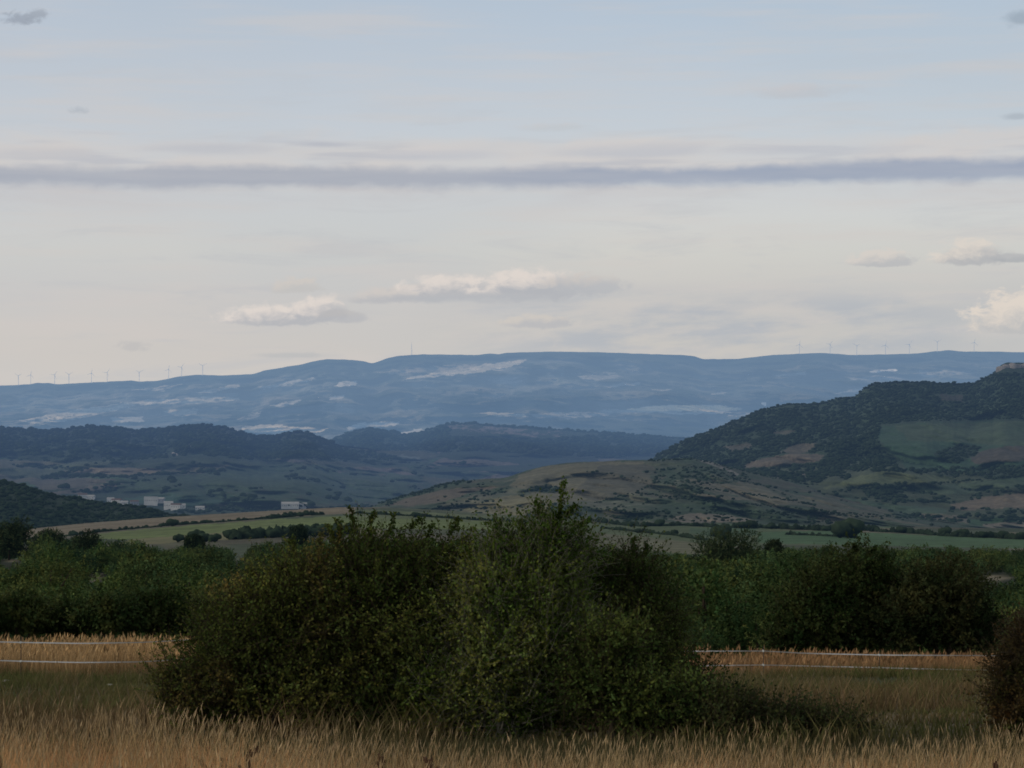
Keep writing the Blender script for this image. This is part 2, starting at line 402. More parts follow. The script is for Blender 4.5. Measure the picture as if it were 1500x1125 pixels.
# big right hill
LR = Layer('hill', [(-500, 850), (800, 800), (930, 700), (960, 668), (985, 655), (1003, 645), (1030, 634), (1060, 624), (1070, 617), (1095, 610), (1110, 601), (1140, 594), (1165, 591), (1200, 591), (1225, 584), (1256, 580), (1262, 570), (1282, 561), (1320, 559), (1400, 561), (1424, 562), (1445, 552), (1458, 545), (1464, 534), (1475, 531), (1500, 531), (1560, 530), (1700, 534), (2000, 560)],
           [(-500, 880), (930, 800), (2000, 800)], 2700, 4300, .055, 26, .5, 9, 850, 2000)
def paintR(px, py, X, Y):
    n = fbm(X/120, Y/170, 4, 71)
    col = WOOD*(1.3+.5*n)[..., None]
    lo = sstep(676, 690, py+10*(fbm(px/40, py/10, 3, 78)-.5)); col = mosaic(col, X, Y, 170, 421, [(.105, .097, .070), (.036, .054, .034), (.060, .074, .044), (.046, .086, .042), (.078, .072, .054), (.030, .048, .030)], lo*.9)
    return patches(px, py, col, [
        (np.array([.042, .080, .046]), [(1292, 624), (1340, 620), (1500, 617), (2000, 612), (2000, 690), (1500, 680), (1440, 690), (1330, 690), (1310, 665), (1285, 645)]),
        (np.array([.062, .088, .048]), [(1310, 622), (1500, 617), (2000, 612), (2000, 655), (1460, 652), (1330, 645)]),
        (np.array([.075, .065, .055]), [(1420, 664), (1460, 656), (1500, 652), (2000, 640), (2000, 675), (1470, 676), (1425, 680)]),
        (np.array([.095, .115, .058]), [(1205, 715), (1260, 697), (1290, 692), (1400, 698), (1400, 706), (1300, 708), (1260, 714)]),
        (np.array([.07, .10, .06]), [(1330, 718), (1400, 708), (1500, 698), (2000, 680), (2000, 694), (1500, 712), (1430, 722), (1350, 724)]),
        (np.array([.14, .115, .085]), [(1390, 740), (1440, 728), (1500, 722), (2000, 710), (2000, 740), (1470, 744), (1410, 748)]),
        (np.array([.055, .085, .055]), [(1130, 712), (1200, 722), (1300, 738), (1390, 746), (1380, 756), (1280, 752), (1180, 740), (1120, 728)]),
        (np.array([.13, .11, .085]), [(1090, 680), (1120, 670), (1170, 664), (1208, 666), (1200, 676), (1150, 682), (1095, 686)]),
        (np.array([.10, .09, .07]), [(1140, 662), (1168, 650), (1195, 650), (1185, 661), (1165, 666)]),
        (np.array([.09, .085, .065]), [(1060, 655), (1095, 648), (1105, 654), (1070, 662)]),
        (np.array([.12, .11, .09]), [(1100, 700), (1180, 690), (1200, 694), (1130, 704)], .3),
        (np.array([.10, .095, .07]), [(1130, 634), (1150, 629), (1165, 632), (1150, 637)]),
        (np.array([.12, .11, .085]), [(1240, 757), (1290, 756), (1350, 752), (1420, 756), (1420, 766), (1300, 768), (1250, 768)]),
        (np.array([.16, .14, .11]), [(1440, 768), (1490, 764), (2000, 760), (2000, 776), (1450, 778)]),
        (WOOD*1.2, [(1370, 664), (1405, 652), (1435, 655), (1430, 668), (1400, 680), (1375, 676)]),
        (np.array([.05, .05, .04]), [(1375, 577), (1415, 580), (1410, 590), (1380, 586)]),
    ], 3., 81)
LR.build(paintR, M['far_ground'], 950, 150, 'large dark wooded hill with green fields and a rocky summit at right', 'hill')

# mid hills left + fields in front of the centre hill
LG = Layer('mid_hills', [(-500, 630), (0, 627), (45, 628), (60, 632), (92, 630), (120, 625), (140, 624), (200, 631), (235, 629), (262, 625), (300, 622), (330, 626), (370, 637), (400, 641), (425, 634), (440, 631), (460, 636), (478, 645), (500, 652), (560, 660), (620, 660), (700, 664), (760, 672), (900, 672), (1000, 680), (2000, 720)],
           [(-500, 785), (400, 770), (520, 785), (2000, 800)], 3500, 6300, .085, 38, .5, 13, -500, 1150)
def paintG(px, py, X, Y):
    n = fbm(X/150, Y/240, 4, 91)
    woods = (py < 672+8*np.sin(px/90.)+14*(fbm(px/60, py/20, 3, 4)-.5)) & (px < 500)
    col = np.array([.042, .048, .046])*(.45+.95*n)[..., None]
    w = sstep(.46, .62, fbm(X/160, Y/300, 5, 93))[..., None]*.85; col = col*(1-w)+WOOD*1.4*w
    col = mosaic(col, X, Y, 230, 401, [(.105, .097, .070), (.036, .054, .034), (.060, .074, .044), (.046, .086, .042), (.078, .072, .054), (.030, .048, .030)], .85)
    q = (sstep(280, 420, px)*sstep(720, 600, px)*.45)[..., None]; col = col*(1-q)+WOOD*1.6*q
    col[woods] = (WOOD*(.8+.6*n)[..., None])[woods]
    return patches(px, py, col, [
        (np.array([.10, .10, .07]), [(-500, 665), (0, 672), (60, 676), (150, 682), (100, 688), (0, 685), (-500, 680)]),
        (np.array([.075, .095, .06]), [(40, 684), (130, 676), (170, 674), (150, 684), (80, 690)]),
        (np.array([.17, .14, .10]), [(85, 691), (140, 685), (240, 687), (235, 693), (180, 697), (130, 693)]),
        (np.array([.10, .095, .065]), [(240, 690), (300, 683), (340, 680), (320, 690), (270, 695)]),
        (np.array([.13, .11, .09]), [(60, 724), (110, 716), (170, 705), (200, 704), (160, 716), (110, 724)]),
        (np.array([.10, .09, .075]), [(40, 705), (120, 700), (180, 702), (120, 714), (60, 718)]),
        (np.array([.045, .085, .06]), [(180, 730), (250, 722), (340, 724), (350, 736), (280, 742), (200, 738)]),
        (np.array([.13, .12, .12]), [(395, 672), (420, 662), (450, 664), (470, 672), (430, 678)], .35),
        (np.array([.10, .12, .11]), [(555, 672), (590, 665), (620, 672), (600, 680), (560, 680)]),
        (np.array([.11, .093, .078]), [(625, 682), (650, 670), (690, 665), (750, 668), (800, 675), (940, 678), (940, 690), (780, 696), (700, 690), (650, 690)]),
        (np.array([.11, .093, .078]), [(700, 702), (740, 690), (810, 682), (800, 695), (740, 704)]),
        (np.array([.12, .10, .09]), [(490, 690), (530, 683), (580, 687), (610, 696), (560, 697), (500, 696)], .3),
        (WOOD*1.3, [(250, 655), (380, 640), (480, 652), (560, 664), (610, 672), (640, 682), (560, 684), (500, 676), (420, 672), (300, 676)]),
        (WOOD*1.4, [(230, 697), (330, 688), (400, 678), (470, 690), (600, 698), (640, 712), (560, 738), (420, 730), (340, 728), (300, 712), (230, 706)], .46),
        (WOOD*1.9, [(150, 704), (260, 699), (360, 684), (480, 680), (620, 700), (580, 738), (380, 738), (220, 724)], .40),
        (np.array([.34, .32, .30]), [(250, 663), (257, 661), (262, 664), (258, 667), (252, 666)]),
        (np.array([.10, .10, .09]), [(158, 645), (180, 637), (192, 640), (180, 648)], .3),
        (np.array([.10, .10, .09]), [(270, 650), (290, 646), (296, 651), (280, 654)], .3),
    ], 2.5, 95)
LG.build(paintG, M['far_ground'], 900, 140, 'blue shaded wooded hills with fields below them behind the village', 'hills')

LC = Layer('ridge', [(-500, 700), (380, 700), (440, 662), (480, 645), (505, 636), (530, 628), (545, 627), (565, 630), (592, 637), (615, 633), (640, 624), (665, 620), (690, 619), (730, 623), (780, 626), (850, 631), (900, 634), (960, 639), (1010, 643), (1040, 650), (1200, 680), (2000, 800)],
           [(-500, 720), (700, 690), (1200, 700), (2000, 830)], 5600, 7600, .04, 45, .35, 15, 380, 1250)
def paintC(px, py, X, Y):
    col = WOOD*(.8+.6*fbm(X/120, Y/200, 4, 101))[..., None]
    return patches(px, py, col, [
        (np.array([.19, .155, .15]), [(655, 622), (700, 623), (745, 627), (790, 632), (785, 641), (730, 634), (690, 630), (655, 628)], .49),
        (np.array([.16, .13, .12]), [(640, 625), (700, 620), (820, 631), (830, 640), (700, 634)], .60),
        (np.array([.10, .09, .09]), [(560, 664), (620, 659), (650, 663), (620, 668)], .4),
    ], 2., 105)
LC.build(paintC, M['far_ground'], 600, 90, 'dark blue wooded ridge with a pale cliff band below its crest', 'ridge')

# far plateau
LF = Layer('plateau', [(-500, 572), (0, 565), (45, 563), (52, 561), (74, 561), (80, 563), (180, 558), (193, 557), (201, 559), (230, 558), (260, 552), (285, 549), (330, 550), (370, 548), (390, 542), (415, 538), (440, 534), (460, 529), (480, 526), (510, 527), (535, 529), (543, 533), (550, 531), (566, 525), (585, 521), (620, 519), (700, 520), (722, 517), (726, 519), (733, 519), (738, 517), (800, 515), (880, 516), (960, 519), (1000, 520), (1020, 522), (1027, 526), (1080, 526), (1105, 523), (1130, 520), (1200, 517), (1250, 520), (1340, 518), (1365, 515), (1390, 513), (1410, 515), (1440, 515), (1500, 516), (2000, 520)],
           [(-500, 680), (2000, 680)], 8200, 14500, .12, 60, .22, 17)
def paintF(px, py, X, Y):
    Yw = Y+X*.9+500*(fbm(X/900, Y/2500, 2, 7)-.5); n = fbm(X/380, Yw/1500, 5, 111); n2 = fbm(X/120, Yw/560, 4, 113)
    n3 = fbm(X/60, Yw/330, 4, 117)
    w = sstep(.47, .60, n*.55+n2*.25+n3*.2)[..., None]
    w = w*(1-.55*sstep(800, 1000, px))[..., None]
    col = WOOD*.8*(.6+.8*n3[..., None])*(1-w)+np.array([.27, .26, .21])*w*(.35+1.1*n2[..., None])
    w = sstep(.60, .68, fbm(X/170, Yw/900, 5, 119))[..., None]*.6*(1-.7*sstep(800, 1000, px))[..., None]; col = col*(1-w)+np.array([.45, .38, .29])*w
    col = mosaic(col, X, Yw, 210, 441, [(.03, .04, .025), (.035, .05, .03), (.14, .13, .10), (.05, .06, .04), (.22, .19, .14), (.03, .04, .03), (.09, .10, .07)], .5, .05)
    top = sstep(18, 6, py-LF.cy(px))[..., None]
    col = col*(1-top)+WOOD*1.1*top
    pale = np.array([.82, .66, .47]); white = np.array([.86, .74, .60])
    col = patches(px, py, col, [
        (np.array([.10, .09, .07]), [(60, 610), (150, 590), (340, 580), (350, 590), (290, 604), (190, 620), (100, 626)], .45),
        (pale, [(25, 618), (70, 608), (130, 597), (180, 590), (260, 583), (335, 580), (350, 586), (290, 592), (230, 592), (190, 595), (170, 600), (120, 612), (60, 622)], .40),
        (white*.8, [(160, 612), (210, 611), (212, 618), (165, 618)], .3),
        (pale*.8, [(240, 602), (285, 597), (288, 606), (255, 610)], .38),
        (pale*.8, [(190, 572), (250, 565), (270, 563), (240, 572)], .42),
        (pale*.9, [(280, 576), (330, 566), (350, 563), (345, 568), (300, 577)], .35),
        (white*.85, [(375, 568), (420, 558), (465, 551), (462, 556), (420, 564), (385, 570)], .38),
        (white, [(484, 566), (500, 559), (524, 557), (524, 564), (500, 568)], .28),
        (white*.85, [(395, 594), (440, 585), (440, 589), (410, 596)], .38),
        (white*.6, [(350, 612), (385, 602), (375, 612), (355, 617)], .42),
        (white*.8, [(480, 582), (500, 580), (500, 584), (482, 585)]),
        (pale*1.0, [(590, 556), (640, 545), (700, 535), (770, 526), (770, 530), (735, 541), (680, 548), (620, 554)], .33),
        (pale*.55, [(545, 545), (610, 538), (700, 532), (690, 540), (600, 551)], .42),
        (pale*1.15, [(350, 624), (410, 622), (480, 628), (470, 633), (400, 636), (360, 632)], .30),
        (white, [(505, 627), (535, 619), (585, 617), (580, 623), (545, 624), (510, 630)], .26),
        (white, [(580, 634), (612, 628), (625, 630), (605, 636), (585, 637)], .25),
        (pale*.9, [(703, 606), (730, 603), (770, 607), (775, 612), (730, 610)], .28),
        (white*.65, [(775, 607), (840, 604), (900, 600), (1000, 598), (1000, 603), (900, 606), (860, 612), (790, 612)], .38),
        (np.array([1.0, .78, .56]), [(925, 598), (960, 594), (1010, 593), (1060, 594), (1090, 599), (1060, 602), (990, 601), (940, 601)], .12),  # sunlight on this strip is painted into the ground colour
        (white*.8, [(900, 601), (925, 601), (1000, 604), (1060, 603), (1080, 606), (1000, 607)], .3),
        (white*.5, [(715, 556), (760, 553), (770, 562), (730, 565)], .44),
        (white*.5, [(840, 548), (900, 545), (910, 553), (860, 560)], .46),
        (white*.7, [(880, 565), (935, 560), (935, 564), (890, 567)], .36),
        (white*.6, [(950, 570), (985, 570), (975, 573)], .3),
        (white*.6, [(1130, 548), (1180, 545), (1180, 550), (1140, 551)], .38),
        (white*.95, [(1272, 544), (1312, 540), (1314, 543), (1276, 546)], .2),
        (white*.6, [(1330, 544), (1420, 543), (1425, 547), (1360, 552), (1340, 548)], .45),
        (white*.55, [(1240, 553), (1310, 550), (1330, 556), (1260, 556)], .45),
        (white*.55, [(1220, 577), (1260, 568), (1290, 566), (1250, 575)], .4),
        (white*.5, [(1040, 576), (1065, 573), (1060, 578)], .3),
        (white*.5, [(1060, 610), (1100, 603), (1130, 600), (1100, 609)], .4),
        (WOOD, [(780, 618), (850, 612), (960, 618), (1010, 622), (1060, 624), (1000, 640), (850, 632)]),
        (WOOD, [(1100, 590), (1130, 590), (1140, 597), (1110, 598)]),
    ], 4., 121, .74, .17)
    return patches(px, py, col, [(np.array([1.0, .72, .42]), [(915, 600), (960, 595), (1010, 593), (1060, 595), (1090, 600), (1050, 603), (990, 602), (940, 603)], .25), (np.array([.95, .82, .68]), [(1272, 544), (1312, 540), (1314, 543), (1276, 546)])], 1.5, 125, .97)  # warm sunlight painted over the strip again, plus one pale patch
LF.build(paintF, M['plateau'], 1700, 190, 'long hazy blue plateau with pale pasture patches along the skyline', 'plateau')

# ------------------------------------------------------------------ far tree clumps
import bmesh
def blob(seed, sub=1):
    bm = bmesh.new(); bmesh.ops.create_icosphere(bm, subdivisions=sub, radius=1)
    V = np.array([v.co[:] for v in bm.verts]); Fc = np.array([[v.index for v in f.verts] for f in bm.faces]); bm.free()
    r = np.random.default_rng(seed); V = V*(1+r.uniform(-.24, .28, (len(V), 1))); V[:, 2] = V[:, 2]*.62+.42
    return V, Fc
BL1 = [blob(s, 1) for s in range(6)]; BL2 = [blob(s+20, 2) for s in range(6)]
def blobs_mesh(name, pts, size, mat, base, var=.35, protos=BL1, low=False):
    vs, fs, cs = [], [], []; off = 0
    idx = rng.integers(0, len(protos), len(pts))
    for k in range(len(protos)):
        sel = np.where(idx == k)[0]
        if not len(sel): continue
        pv, pf = protos[k]; a = rng.uniform(0, 6.28, len(sel)); ca, sa = np.cos(a)[:, None], np.sin(a)[:, None]
        s = size[sel][:, None]; sh = s*rng.uniform(.7, 1.15, (len(sel), 1))
        v = np.stack([(pv[:, 0]*ca-pv[:, 1]*sa)*s, (pv[:, 0]*sa+pv[:, 1]*ca)*s, pv[:, 2]*sh], -1)+pts[sel][:, None, :]
        vs.append(v.reshape(-1, 3)); fs.append((pf[None]+(off+np.arange(len(sel))*len(pv))[:, None, None]).reshape(-1, 3)); off += v.shape[0]*v.shape[1]
        b = base(pts[sel]) if callable(base) else np.tile(base, (len(sel), 1))
        cb = b*(1+rng.uniform(-var, var, (len(sel), 1)))
        shade = (.9+.18*np.clip(pv[:, 2]-.2, 0, 1))[None, :, None]  # shading put into the crown colour: tops painted lighter
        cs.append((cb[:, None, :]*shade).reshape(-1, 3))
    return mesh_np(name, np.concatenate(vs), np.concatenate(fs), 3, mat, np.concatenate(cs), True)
RCLR = [[(1205, 715), (1260, 697), (1290, 692), (1400, 698), (1400, 706), (1300, 708), (1260, 714)], [(1130, 712), (1200, 722), (1300, 738), (1390, 746), (1380, 756), (1280, 752), (1180, 740), (1120, 728)], [(1340, 722), (1400, 710), (1500, 699), (1500, 710), (1430, 721)], [(1088, 682), (1120, 669), (1170, 662), (1210, 664), (1202, 678), (1150, 684), (1095, 688)], [(1128, 636), (1150, 628), (1168, 632), (1150, 639)], [(1140, 662), (1168, 650), (1195, 650), (1185, 661), (1165, 666)], [(1060, 655), (1095, 648), (1105, 654), (1070, 662)], [(1372, 576), (1415, 579), (1410, 591), (1380, 587)]]
def scatter_poly(layer, poly, n, rag=0, seed=1):
    a = np.array(poly, float); x0, y0 = a.min(0); x1, y1 = a.max(0)
    px = rng.uniform(x0, x1, n*3); py = rng.uniform(y0, y1, n*3)
    m = inpoly(px, py, poly)
    if rag: m &= fbm(px/14, py/5, 3, seed) > rag
    if layer.name == 'hill':
        for q in RCLR: m &= ~inpoly(px, py, q)
    px, py = px[m][:n], py[m][:n]
    return layer.point(px, py)
def along(layer, pts, step, jit):
    a = np.array(pts, float); L = np.concatenate([[0], np.cumsum(np.hypot(*np.diff(a, axis=0).T))])
    t = np.arange(0, L[-1], step)+rng.uniform(-.4, .4, max(1, len(np.arange(0, L[-1], step))))*step
    px = np.interp(t, L, a[:, 0]); py = np.interp(t, L, a[:, 1])+rng.normal(0, jit, len(t))
    return layer.point(px, py)
def crest_pts(layer, x0, x1, step):
    px = np.arange(x0, x1, step)+rng.uniform(-.5, .5, len(np.arange(x0, x1, step)))*step
    return layer.point(px, layer.cy(px)+rng.uniform(.2, 2.5, len(px)))
FT = np.array([.026, .040, .024])
def wood_obj(name, pts, smin, smax, label, base=FT, protos=BL1, var=.4, pw=1.5):
    s = smin+(smax-smin)*rng.random(len(pts))**pw
    return tag(obj(name, blobs_mesh(name, pts, s, M['far_tree'], base, var, protos)), label, 'woodland', kind='stuff')
def hedge_trees(layer, poly, n, size, seed, wide=.07, thr=.42):
    p = scatter_poly(layer, poly, n)
    e = parcels(p[:, 0], p[:, 1], size, seed)[2]
    return p[(e < wide) & (fbm(p[:, 0]/70, p[:, 1]/110, 2, seed+11) > thr)]
# right hill woods
R_ = [scatter_poly(LR, [(960, 668), (1003, 645), (1060, 624), (1110, 603), (1200, 592), (1256, 582), (1275, 566), (1330, 562), (1424, 563), (1460, 548), (1520, 545), (1800, 550), (1800, 610), (1500, 614), (1340, 617), (1290, 622), (1285, 648), (1320, 690), (1240, 692), (1200, 708), (1120, 700), (1060, 690), (960, 690)], 9500, .30, 5),
      scatter_poly(LR, [(1370, 664), (1405, 652), (1435, 655), (1430, 668), (1400, 680), (1375, 676)], 120),
      scatter_poly(LR, [(1180, 735), (1240, 715), (1330, 714), (1400, 730), (1500, 710), (1700, 700), (1700, 712), (1500, 722), (1390, 738), (1300, 736)], 420, .4, 8),
      scatter_poly(LR, [(1060, 740), (1250, 742), (1500, 746), (1500, 768), (1100, 768)], 350, .5, 9),
      scatter_poly(LR, [(1300, 688), (1500, 682), (1700, 680), (1700, 690), (1500, 697), (1300, 697)], 300, .35, 10),
      along(LR, [(1290, 692), (1340, 690), (1400, 690), (1500, 694), (1700, 690)], 4, 1.5), along(LR, [(1240, 716), (1300, 714), (1400, 706), (1500, 697), (1700, 690)], 5, 1),
      hedge_trees(LR, [(1100, 690), (1500, 690), (1800, 690), (1800, 775), (1100, 775)], 3200, 170, 421), crest_pts(LR, 962, 1458, 2.2)]
wood_obj('woodland', np.concatenate(R_), 2.0, 4.4, 'dark woodland covering the big hill at right', var=.28)
K_ = [scatter_poly(LK, [(540, 742), (590, 722), (650, 702), (690, 700), (690, 708), (650, 716), (600, 730), (560, 744)], 150),
      scatter_poly(LK, [(640, 742), (690, 722), (740, 716), (740, 722), (700, 736), (650, 754)], 100, .4, 6),
      scatter_poly(LK, [(770, 717), (800, 711), (820, 715), (815, 722), (780, 721)], 60),
      scatter_poly(LK, [(940, 690), (1000, 682), (1080, 688), (1110, 704), (1040, 712), (960, 704)], 160, .45, 7),
      scatter_poly(LK, [(900, 758), (960, 744), (1060, 740), (1140, 747), (1240, 752), (1240, 768), (960, 766)], 90, .42, 7),
      hedge_trees(LK, [(900, 690), (1040, 690), (1400, 745), (1500, 775), (900, 765)], 1600, 120, 411),
      scatter_poly(LK, [(600, 760), (700, 745), (900, 740), (940, 720), (1200, 720), (1200, 760)], 70, .5, 12),
      hedge_trees(LK, [(540, 750), (640, 705), (780, 700), (780, 750)], 400, 120, 411),
      along(LK, [(955, 706), (1040, 717), (1130, 729), (1190, 739)], 3.5, .8), along(LK, [(935, 724), (1040, 734), (1140, 743), (1240, 754)], 3.2, 1.2), along(LK, [(870, 737), (930, 723), (962, 706)], 4.5, .8), along(LK, [(1000, 690), (1060, 700), (1120, 712)], 4, 1.5), along(LK, [(690, 745), (780, 742), (860, 745), (930, 752)], 4.5, 1.5), along(LK, [(1040, 748), (1150, 752), (1300, 757), (1450, 764)], 3, 1.5),
      along(LK, [(860, 690), (920, 700), (960, 706), (930, 722), (880, 734)], 7, 1.5), crest_pts(LK, 560, 700, 5), crest_pts(LK, 950, 1200, 4)]
wood_obj('scrub', np.concatenate(K_), 1.2, 3.0, 'dark scrub and small trees dotted over the brown knolls')
tag(bpy.data.objects['scrub'], cat='scrub')
L_ = [scatter_poly(LL, [(-300, 700), (0, 705), (80, 727), (150, 738), (243, 752), (300, 762), (420, 790), (-300, 795)], 3200), crest_pts(LL, -200, 420, 2.5)]
wood_obj('hillside_wood', np.concatenate(L_), 1.8, 3.8, 'dark wood covering the low hill at the left edge', var=.22)
G_ = [scatter_poly(LG, [(-300, 632), (0, 629), (120, 626), (300, 624), (380, 640), (440, 633), (490, 650), (500, 668), (380, 674), (280, 668), (170, 676), (60, 668), (-300, 668)], 4200, .36, 14),
      scatter_poly(LG, [(150, 704), (260, 700), (450, 690), (600, 700), (560, 738), (380, 735), (220, 722)], 40, .3, 15) if False else along(LG, [(88, 697), (180, 699), (240, 695), (330, 690)], 3.6, .8), along(LG, [(20, 683), (120, 688), (60, 701)], 4., 1.), scatter_poly(LG, [(300, 660), (400, 645), (480, 652), (560, 666), (600, 676), (500, 674), (420, 670)], 500, .3, 44),
      hedge_trees(LG, [(-300, 672), (500, 676), (900, 680), (900, 735), (500, 745), (-300, 745)], 4200, 230, 401), crest_pts(LG, -200, 480, 2.4)]
wood_obj('hill_wood', np.concatenate(G_), 3.0, 8.5, 'bluish dark wood along the crest of the left hills', var=.22)
C_ = [scatter_poly(LC, [(440, 664), (500, 640), (545, 630), (592, 640), (665, 622), (655, 640), (780, 646), (900, 636), (1040, 652), (900, 672), (700, 660), (500, 672)], 3600, .3, 16), crest_pts(LC, 470, 1040, 2.2)]
wood_obj('ridge_wood', np.concatenate(C_), 4., 9., 'dark blue wood covering the ridge with the pale cliffs')
# band of trees between village and tan field
Bn = [along(LG, [(255, 752), (300, 750), (360, 748), (420, 748), (500, 744), (545, 740)], 3.2, 1.6), along(LG, [(285, 745), (330, 745), (410, 743)], 5, 1.5)]
wood_obj('tree_belt', np.concatenate(Bn), 3., 6., 'dark belt of trees between the village and the tan field')

# hedgerows in the valley, each a thing
def lobed(seed):
    bm = bmesh.new(); bmesh.ops.create_icosphere(bm, subdivisions=3, radius=1)
    V = np.array([v.co[:] for v in bm.verts]); Fc = np.array([[v.index for v in f.verts] for f in bm.faces]); bm.free()
    r = np.random.default_rng(seed); cs = unit_(r.normal(size=(9, 3))); cs[:, 2] = np.abs(cs[:, 2])*.8
    d = V@cs.T; V = V*(.60+.55*np.max(np.clip((d-.70)/.30, 0, 1)**.5, axis=1))[:, None]*(1+r.uniform(-.13, .13, (len(V), 1)))
    return V, Fc
def unit_(v): return v/np.linalg.norm(v, axis=-1, keepdims=True)
FTR = []
def field_tree(p, w, h, label, group=None, name='field_tree'):
    if not FTR:
        for q in range(5):
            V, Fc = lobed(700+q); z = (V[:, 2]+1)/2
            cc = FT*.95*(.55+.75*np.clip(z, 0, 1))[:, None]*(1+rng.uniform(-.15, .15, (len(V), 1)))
            V = V*np.array([.56, .56, .62])+np.array([0, 0, .38])
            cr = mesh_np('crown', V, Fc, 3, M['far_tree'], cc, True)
            tk = MB().tube([(0, 0, -.1), (0, 0, .2), (.01, 0, .5)], [.05, .04, .02], 6).mesh('trunk', M['bark']); FTR.append((cr, tk))
    cr, tk = FTR[int(rng.integers(0, 5))]
    o = empty(name, p); obj('crown', cr, o); obj('trunk', tk, o); o.scale = (float(w), float(w), float(h)); o.rotation_euler.z = float(rng.uniform(0, 6))
    return tag(o, label, 'tree', group)
def hedgerow(line, step, smin, smax, label, jit=.5, lay=LV, trees=()):
    a = np.array(line, float); L = np.concatenate([[0], np.cumsum(np.hypot(*np.diff(a, axis=0).T))])
    t = np.arange(0, L[-1], .9); px = np.interp(t, L, a[:, 0]); py = np.interp(t, L, a[:, 1])+jit*1.6*(fbm(t/9, t*0, 2, len(line))-.5)
    p = lay.point(px, py); n = len(p); sd = int(a[0, 0])
    hgt = smin+(smax-smin)*sstep(.3, .75, fbm(t/4.5, t*0+3, 3, sd)); hgt *= np.minimum(1, np.minimum(t+1, L[-1]-t+1)/3)
    d = unit_(np.gradient(p, axis=0)); s_ = unit_(np.cross(d, np.array([0, 0, 1.])))
    k = 9; ring = []
    for j in range(k):
        q = math.pi*(j/(k-1)); rr_ = hgt*(1+rng.uniform(-.28, .28, n))
        ring.append(p+s_*(math.cos(q)*rr_*1.05)[:, None]+np.array([0, 0, 1.])*((math.sin(q)*rr_*1.5-.3)[:, None])+d*rng.uniform(-.5, .5, (n, 1)))
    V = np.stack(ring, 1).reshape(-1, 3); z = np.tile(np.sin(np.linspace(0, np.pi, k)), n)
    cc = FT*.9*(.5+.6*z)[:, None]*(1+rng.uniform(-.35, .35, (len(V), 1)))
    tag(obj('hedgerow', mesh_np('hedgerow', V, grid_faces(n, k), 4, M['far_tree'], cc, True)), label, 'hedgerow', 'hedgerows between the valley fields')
    for (tx, ty, ts) in trees:
        pp = lay.point(np.array([float(tx)]), np.array([ty+1.]))[0]; w_ = ts*pp[1]/F*1.15
        field_tree(pp, w_, w_*.85, 'dark round tree growing out of '+label.replace('long ', 'the long ', 1) if False else 'dark rounded tree growing out of a hedgerow between the valley fields', 'trees in the valley hedgerows')
hedgerow([(40, 790), (110, 784), (150, 779), (250, 770), (400, 759), (440, 756)], 2.2, .8, 1.7, 'long dark hedgerow between the tan field and the green field', trees=[(106, 783, 8), (252, 770, 13), (236, 771, 6)])
hedgerow([(395, 760), (440, 755), (475, 754)], 2.0, 1.4, 2.6, 'bushy end of hedgerow at the upper right of the green field', trees=[(440, 756, 8), (418, 757, 6)])
hedgerow([(520, 752), (620, 757), (700, 762), (790, 766)], 2.2, .9, 1.8, 'dark hedgerow across the fields just left of the top shoot of the bush', trees=[(608, 757, 9), (577, 756, 5)])
hedgerow([(860, 762), (900, 768), (940, 771), (1000, 770), (1060, 773), (1110, 774)], 2.2, 1.2, 2.8, 'hedgerow above the middle green field right of the bush', .8, trees=[(967, 770, 12), (925, 771, 9)])
hedgerow([(880, 774), (930, 779), (985, 784), (1040, 793)], 3.5, 1., 1.9, 'broken scrubby hedgerow sloping down across the green field', .8, trees=[(988, 783, 9), (935, 780, 8)])
hedgerow([(1108, 773), (1170, 776), (1230, 778), (1290, 777)], 2.0, 1.6, 3.2, 'dense hedgerow with trees left of the big round tree', .8, trees=[(1100, 773, 14), (1130, 774, 10), (1085, 773, 12), (1210, 777, 9)])
hedgerow([(1275, 779), (1320, 780), (1380, 785), (1500, 790), (1700, 798)], 2.0, 1.4, 2.8, 'long hedgerow of round trees above the lowest green field at right', .8, trees=[(1320, 780, 12), (1385, 784, 15), (1410, 785, 14), (1440, 787, 12), (1470, 788, 13), (1495, 789, 12)])
hedgerow([(1150, 783), (1200, 785), (1260, 788)], 3.5, 1., 2., 'short low hedgerow in front of the big round tree', .6)
hedgerow([(345, 790), (420, 786), (470, 784), (520, 782)], 1.6, 2.4, 4.6, 'dark row of trees at the foot of the green field', 1.2, trees=[(338, 789, 17), (356, 788, 15), (378, 787, 17), (400, 787, 15), (437, 787, 22), (460, 786, 14), (478, 785, 20), (300, 793, 15), (288, 793, 20), (315, 793, 14), (495, 785, 18), (262, 793, 13)])
def lone(px, py, D_m, label, lay=LV, name='field_tree'):
    field_tree(lay.point(np.array([float(px)]), np.array([float(py)]))[0], D_m*1.15, D_m, label)
lone(1232, 788, 12, 'smaller dark tree leaning against the big round tree in the valley hedges')
lone(1247, 788, 15, 'big round dark tree standing alone in the valley hedges')
lone(1058, 791, 11, 'small grey green tree in the green field right of the bush')

